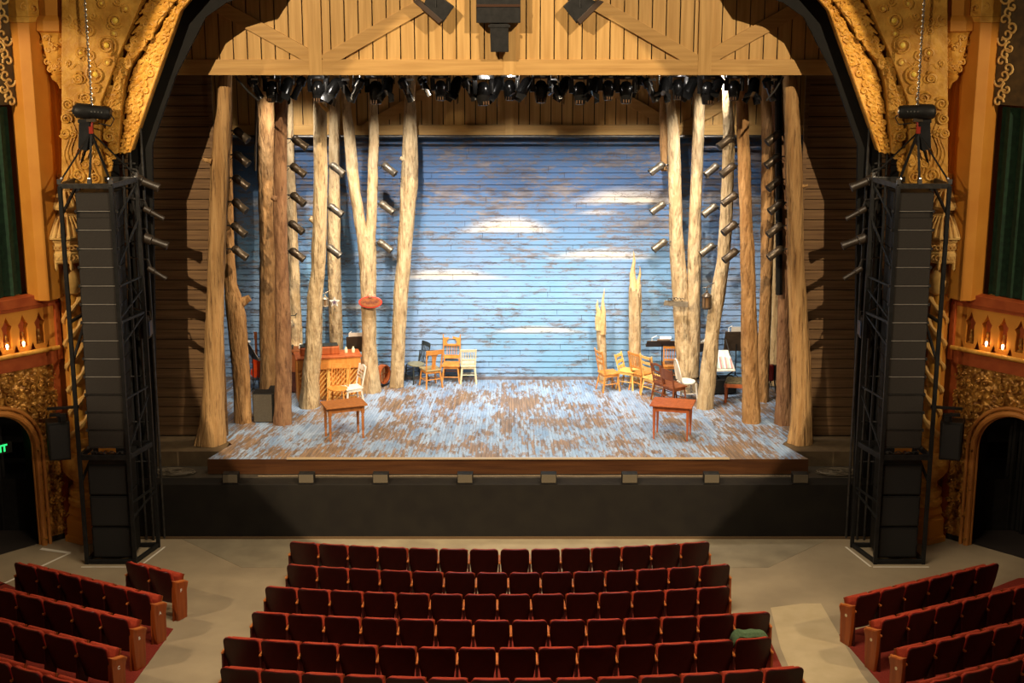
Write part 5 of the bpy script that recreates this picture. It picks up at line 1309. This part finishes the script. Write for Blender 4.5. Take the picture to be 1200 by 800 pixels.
# ================================================================== THEATRE SEATS
def make_seat(name):
    """faces +Y, origin on the floor under the middle of the back; width 1 unit in x (scaled to the real pitch)"""
    t = empty(name); W_ = .5*.93
    nx, nz = 10, 10; H0, H1 = .30, .885
    def pt(i, j, y):
        fx = -1+2*i/nx; fz = j/nz
        hw = W_*(.86+.14*min(1, fz*1.6)); z = H0+(H1-H0)*fz
        if fz > .86:
            z = H0+(H1-H0)*.86; 
        return hw, fx, fz
    def shell(y_off, th, inset, z_lo, z_hi):
        m = MB(); b = 0; outline = []
        r = .07
        prof = [(-(W_-inset)*.84, z_lo), ((W_-inset)*.84, z_lo), ((W_-inset), z_lo+(z_hi-z_lo)*.55), ((W_-inset), z_hi-r)]
        prof += [((W_-inset)-r*2*(1-math.cos(a))*.9, z_hi-r+r*math.sin(a)) for a in (PI/8, PI/4, 3*PI/8, PI/2)]
        full = prof[0:1]+prof[1:] + [(-x, z) for x, z in reversed(prof[2:])]
        # rows between left and right borders
        zs_ = sorted(set([round(z_, 4) for x, z_ in prof])); zs_ = sorted(zs_+[z_lo+(z_hi-z_lo)*k/5 for k in (1, 2, 3, 4)])
        def half(z_):
            pr = prof[1:]
            for (xa, za), (xb, zb__) in zip(pr, pr[1:]):
                if za <= z_ <= zb__+1e-9 and zb__ > za: return xa+(xb-xa)*(z_-za)/(zb__-za)
            return pr[-1][0]
        rows = []
        for side_ in (0, 1):
            for z_ in zs_:
                h = half(z_); lean = -(z_-.45)*.20
                for i in range(nx+1):
                    fx = -1+2*i/nx; y = y_off+lean-.028*(1-fx*fx)+(th if side_ else 0)
                    m.v.append(Vector((h*fx, y, z_)))
        nr = len(zs_); n1 = nx+1; o2 = nr*n1
        for j in range(nr-1):
            for i in range(nx):
                a = j*n1+i; m.face(a, a+1, a+1+n1, a+n1); m.face(o2+a, o2+a+n1, o2+a+1+n1, o2+a+1)
            for i in (0, nx):
                a = j*n1+i; m.face(a, a+n1, o2+a+n1, o2+a)
        for i in range(nx):
            m.face(i, o2+i, o2+i+1, i+1); a = (nr-1)*n1+i; m.face(a, a+1, o2+a+1, o2+a)
        return m
    shell(-.015, .013, .006, .274, .879).build('rear_panel', seat_back, t, smooth=True)
    shell(0, .018, 0, .27, .885).build('backrest_edge', seat_edge, t, smooth=True)
    shell(.02, .05, .02, .34, .872).build('back_cushion', seat_up, t, smooth=True)
    M_ = Matrix.Translation((0, .1, .42)) @ Matrix.Rotation(R(68), 4, 'X')
    MB().box(-.42, .42, 0, .36, -.04, .05, M_).build('tip_up_seat', seat_up, t, bevel=.03)
    MB().box(-.43, .43, .01, .35, -.06, -.04, M_).build('seat_pan', seat_wood, t)
    MB().box(-.535, -.465, -.09, .30, .60, .635).build('armrest', seat_arm, t, bevel=.012)
    MB().slab([(-.53, -.10, 0), (-.53, .10, 0), (-.53, .26, .60), (-.53, -.07, .60)], (.05, 0, 0)).build('standard', mat('maroon_standard', srgb(66, 20, 14), rough=.5), t)
    return t
SEAT = Proto(make_seat('theatre_seat'))
def end_panel(t, sx, k=1.0, letter=None, plate=True):
    x = .53*sx
    m = MB(); pr = [(-.06, 0), (.17, 0), (.19, .25), (.20, .50), (.24, .61), (.20, .645), (-.02, .69), (-.08, .73), (-.09, .6), (-.08, .3)]
    m.slab([(x, y, z) for y, z in pr], (.07*sx/k, 0, 0)); o = m.build('end_panel', seat_wood, t, bevel=.01)
    MB().slab([(x-.02*sx, -.10, .745), (x-.02*sx, 0, .705), (x-.02*sx, .20, .665), (x-.02*sx, .265, .62), (x-.02*sx, .25, .59), (x-.02*sx, .19, .635), (x-.02*sx, -.02, .675)], (.12*sx, 0, 0)).build('end_armrest', seat_arm, t, bevel=.008)
    if plate and sx:
        if letter:
            fo = text_mesh('row_letter', letter, .075, paper, o, .003, .002); fo.rotation_euler = (PI/2, 0, PI/2*sx); fo.location = (x+(.07/k+.004)*sx, .05, .53)
        else:
            MB().tube([(x+.07*sx/k, .05, .52), (x+(.07/k+.008)*sx, .05, .52)], .028, 10).build('row_number_plate', mat('plate', srgb(220, 200, 160), rough=.3), o)
def put_seat(p, rz, pitch, label, group):
    t = SEAT.get(); t.location = (p[0], p[1], 0); t.rotation_euler = (0, 0, rz); t.scale = (pitch, 1, 1); tag(t, label, 'theatre seat', group); return t
ZT = .885
ROWS = [(338, 833, 643.5, 634), (334.5, 857, 671, 660.5), (309, 857, 696.5, 686.5), (293, 904.5, 727, 716.5), (259.5, 906, 759.5, 746), (256, 944, 796, 781)]
RN_ = ['front row', 'second row', 'third row', 'fourth row', 'fifth row', 'nearest row']
pending = []
for ri, (ul, ur, vc, ve) in enumerate(ROWS):
    a = G(ul, ve, ZT); c = G(ur, ve, ZT); mid = G((ul+ur)/2, vc, ZT)
    hc = (c.x-a.x)/2; xm = (a.x+c.x)/2; ye = (a.y+c.y)/2; sag = ye-mid.y; Rr = (hc*hc+sag*sag)/(2*sag); yc = mid.y+Rr
    half = math.asin(min(1, hc/Rr)); n = 14
    for k in range(n):
        ang = -half+2*half*(k+.5)/n
        x = xm+Rr*math.sin(ang); y = yc-Rr*math.cos(ang); rz = ang          # the row curls towards the stage
        pitch = 2*half*Rr/n
        off = Vector((-math.sin(rz), math.cos(rz), 0))*.085                  # the back leans: floor point lies a little ahead of its top edge
        lab = 'red theatre seat in the centre block %s, %s from its %s end' % (RN_[ri], ORD[min(k, n-1-k)], 'left' if k < n/2 else 'right')
        t = put_seat((x+off.x, y+off.y), rz, pitch, lab, 'seats of the centre block')
        pending.append((t, -1 if k == 0 else 1 if k == n-1 else 0, pitch, 'none'))
        if ri == 4 and k == 13: COATSEAT = (x, y, rz, pitch)
SIDES = {
 'left': [([(146, 657), (172, 663), (200, 671)], 'F', 'short front row'),
          ([(-10, 651), (15.5, 658), (37.5, 663), (62.5, 671), (92.5, 679), (117.5, 686), (147.5, 691), (175, 697)], 'A', 'second row'),
          ([(-15, 687), (17, 696), (49, 702), (81, 711), (112, 719), (150, 726)], 'B', 'third row'),
          ([(-22, 722), (13, 731), (47, 740), (81, 749), (125, 760)], 'C', 'fourth row'),
          ([(-25, 768), (8, 779), (46, 790), (84, 801), (124, 812)], 'D', 'nearest row')],
 'right': [([(1004, 699), (1036, 692), (1067, 685), (1097, 679), (1122, 672), (1149, 666), (1172, 659)], None, 'front row'),
           ([(1034, 727), (1072, 720), (1104, 714), (1136, 706), (1165, 698), (1192, 690), (1220, 683)], None, 'second row'),
           ([(1064, 760), (1105, 752), (1139, 744), (1171, 737), (1202, 729), (1232, 722)], None, 'third row'),
           ([(1091, 800), (1132, 789), (1170, 779), (1203, 770), (1236, 762)], None, 'nearest row')]}
for side, rows in SIDES.items():
    for px_, letter, rn in rows:
        P_ = [G(u, v, ZT) for u, v in px_]; n = len(P_)-1
        if side == 'left' and rn == 'second row': P_ = P_[1:]; n -= 1
        a, c = P_[0], P_[-1]; L_ = (c-a).length; mid = P_[n//2]; ang0 = math.atan2(c.y-a.y, c.x-a.x)
        for k in range(n):
            f = (k+.5)/n; ctr = a.lerp(c, f); rz = ang0+(.10*(.5-f) if side == 'left' else .10*(.5-f))
            ctr = ctr+Vector((-math.sin(ang0), math.cos(ang0), 0))*(-.10*(1-(2*f-1)**2)*0)
            off = Vector((-math.sin(ang0), math.cos(ang0), 0))*.085
            frm = (n-1-k) if side == 'left' else k
            lab = 'red theatre seat in the %s side block %s, %s from the aisle' % (side, rn, ORD[frm])
            t = put_seat(ctr+off, ang0, L_/n, lab, 'seats of the %s side block' % side)
            e = 0
            if side == 'left' and k == n-1: e = 1
            if side == 'right' and k == 0: e = -1
            pending.append((t, e, L_/n, letter))
for t, e, pitch, letter in pending:
    if e and letter != 'none': end_panel(t, e, pitch, letter)
    if e == 1 and letter == 'none': MB().box(.465, .535, -.09, .30, .60, .635).build('armrest', seat_arm, t, bevel=.012)
    if e == 1: MB().slab([(.53, -.10, 0), (.53, .10, 0), (.53, .26, .60), (.53, -.07, .60)], (-.05, 0, 0)).build('standard', seat_wood, t)
# green garment over the last seat of the fifth row
x, y, rz, pitch = COATSEAT
t = thing('green_jacket', 'green jacket draped over the last seat on the right of the fifth centre row', 'jacket', (x-math.sin(rz)*.085, y+math.cos(rz)*.085, 0), rz)
m = MB(); nx = 16; prof = [(-.03, .80), (-.04, .9), (0, .955), (.08, .965), (.17, .94), (.2, .86), (.2, .7), (.17, .5)]
for i in range(nx+1):
    fx = i/nx; x_ = (-.5+fx*.98)*pitch
    edge = min(1, fx*5, (1-fx)*6)
    for y_, z_ in prof:
        zz_ = .60+(z_-.60)*(.55+.45*math.sqrt(max(0, edge)))-.05*fx+.008*math.sin(fx*17+z_*5)
        m.v.append(Vector((x_, y_-.02+.01*math.sin(fx*11), zz_ if y_ > .05 else max(zz_, .0))))
n1 = len(prof)
for i in range(nx):
    for j in range(n1-1): m.face(i*n1+j, (i+1)*n1+j, (i+1)*n1+j+1, i*n1+j+1)
m.v = [Vector((p_[0], p_[1]+.04, p_[2])) for p_ in m.v]
o = m.build('cloth', mat('green_cloth', srgb(72, 92, 58), srgb(88, 108, 70), 30, rough=.9, bump=.2), t, smooth=True)
sd_ = o.modifiers.new('s', 'SOLIDIFY'); sd_.thickness = .02
# carpets under the blocks
def flat(pts_, name, label, m_, z=.006, cat='carpet'):
    tag(MB().slab([Vector((x, y, 0.001)) for x, y in pts_], (0, 0, z)).build(name, m_), label, cat)
la, lb = G(203, 737), G(157, 800)
flat([(la.x, la.y), (lb.x, lb.y), (lb.x-.12, 20.0), (-13, 20.0), (-13, 26.4), (-9.4, 26.2), (-8.6, 25.6)], 'side_carpet', 'red carpet under the left side block of seats', carpet)
la, lb = G(983, 744), G(1031, 800)
flat([(la.x, la.y), (lb.x, lb.y), (lb.x+.12, 20.0), (13, 20.0), (13, 26.4), (9.4, 26.2), (8.6, 25.6)], 'side_carpet', 'red carpet under the right side block of seats', carpet)
a, b = G(899, 742), G(917, 783)
flat([(-3.9, 25.4), (3.6, 25.4), (3.85, 24.0), (a.x, a.y), (b.x, b.y), (b.x+.15, 20.0), (-4.5, 20.0), (-4.4, 23)], 'centre_carpet', 'red carpet under the centre block of seats', carpet)
# pale worn patches of the aisle floor
flat([(G(940, 707).x, G(940, 707).y), (G(962, 707).x, G(962, 707).y), (G(1010, 790).x, G(1010, 790).y), (5.9, 20.6), (4.6, 20.6), (G(915, 760).x, G(915, 760).y), (G(903, 712).x, G(903, 712).y)], 'aisle_floor_patch', 'paler smooth floor covering along the right aisle', mat('pale_lino', srgb(186, 164, 124), srgb(196, 174, 134), 3, rough=.6), .003, 'floor covering')
flat([(-6.3, 28.12), (6.3, 28.12), (4.9, 26.7), (-4.9, 26.7)], 'grey_floor_panel', 'greyer worn floor strip directly in front of the stage', mat('grey_lino', srgb(134, 120, 96), srgb(154, 139, 111), 2, rough=.55), .003, 'floor covering')

# ================================================================== LIGHTS
def spot(name, loc, target, energy, deg, color, blend=.15, size=.12):
    l = bpy.data.lights.new(name, 'SPOT'); l.energy = energy; l.spot_size = R(deg); l.spot_blend = blend; l.color = color; l.shadow_soft_size = size
    o = bpy.data.objects.new(name, l); C.objects.link(o); o.location = loc
    d = Vector(target)-Vector(loc); o.rotation_euler = d.to_track_quat('-Z', 'Y').to_euler(); return o
def area(name, loc, target, energy, sx, sy, color):
    l = bpy.data.lights.new(name, 'AREA'); l.energy = energy; l.shape = 'RECTANGLE'; l.size = sx; l.size_y = sy; l.color = color
    o = bpy.data.objects.new(name, l); C.objects.link(o); o.location = loc
    d = Vector(target)-Vector(loc); o.rotation_euler = d.to_track_quat('-Z', 'Y').to_euler(); l.spread = R(82); return o
WARM = (1, .80, .54); WHITE = (1, .93, .84)
for sg in (-1, 1):
    # lamps on the ceiling catwalk, in the house boxes either side, and on the balcony front across from each arch
    k = 1.0 if sg < 0 else .82; kh = 1.0 if sg < 0 else .6
    spot('catwalk_lamp', (sg*7.6, 14.0, 17.3), (sg*1.2, 29.8, 5.3), 14500*k, 31.5, WARM, .05, .05)
    spot('box_boom_lamp', (sg*14.5, 20.0, 11.0), (sg*7.6, 28.0, 6.4), 4200*kh, 36, WARM, .3, .07)
    spot('balcony_side_lamp', (-sg*6.0, 6.0, 15.0), (sg*13.6, 27.8, 7.6), 8600*kh, 29.5, (1, .84, .58), .35, .12)
for sg in (-1, 1):
    spot('relief_fill_lamp', (-sg*3.0, 13.0, 6.8), (sg*9.1, 27.8, 2.3), 1500*(1.0 if sg < 0 else .8), 18, WARM, .5, .05)  # unseen spots added to brighten the doorway relief and column base
for sg in (-1, 1):
    spot('low_box_lamp', (sg*13.5, 18.5, 8.5), (sg*.6, 25.6, 0), 2300*(1.0 if sg < 0 else .85), 34, WARM, .5, .1)
area('house_ceiling_lamp', (0, 20, 17), (0, 22, 0), 640, 9, 4, (1, .86, .66))
# stage lamps in the rig
for x in (-2.3, 0.2, 2.9):
    spot('rig_wall_lamp', (x, 30.9, 8.75), (x*.9, 34.7, 3.0), 1250, 74, WHITE, .7, .1)
    spot('rig_floor_lamp', (x*1.1, 30.6, 8.75), (x*1.1, 31.6, DECK), 780, 100, WHITE, .8, .1)
for sg in (-1, 1):
    spot('rig_side_wall_lamp', (sg*4.45, 32.2, 8.6), (sg*5.0, 34.7, 4.0), 520, 88, WHITE, .7, .1)
for x in (-3.5, 0, 3.5):  # unseen point lamps added to put glints on the rig fixtures
    l = bpy.data.lights.new('rig_glint_fill', 'POINT'); l.energy = 14; l.color = WHITE; l.shadow_soft_size = .05
    o = bpy.data.objects.new('rig_glint_fill', l); C.objects.link(o); o.location = (x, YR-.45, zr-.1)
for sg in (-1, 1):
    spot('side_trunk_lamp', (sg*1.5, 30.3, 8.5), (sg*5.2, 32.5, 3.5), 700, 70, WARM, .7, .1)
w = bpy.data.worlds.new('w'); bpy.context.scene.world = w; w.use_nodes = True
w.node_tree.nodes['Background'].inputs[0].default_value = (1, .72, .45, 1); w.node_tree.nodes['Background'].inputs[1].default_value = .05
# ================================================================== CAMERA
cd = bpy.data.cameras.new('camera'); co = bpy.data.objects.new('camera', cd); C.objects.link(co)
cd.sensor_width = 36; cd.lens = F/1200*36; cd.clip_end = 200; co.location = CAM; co.rotation_euler = (PI/2-TH, 0, 0)
sc = bpy.context.scene; sc.camera = co
sc.view_settings.view_transform = 'Standard'; sc.view_settings.look = 'None'; sc.view_settings.exposure = 0; sc.view_settings.gamma = 1
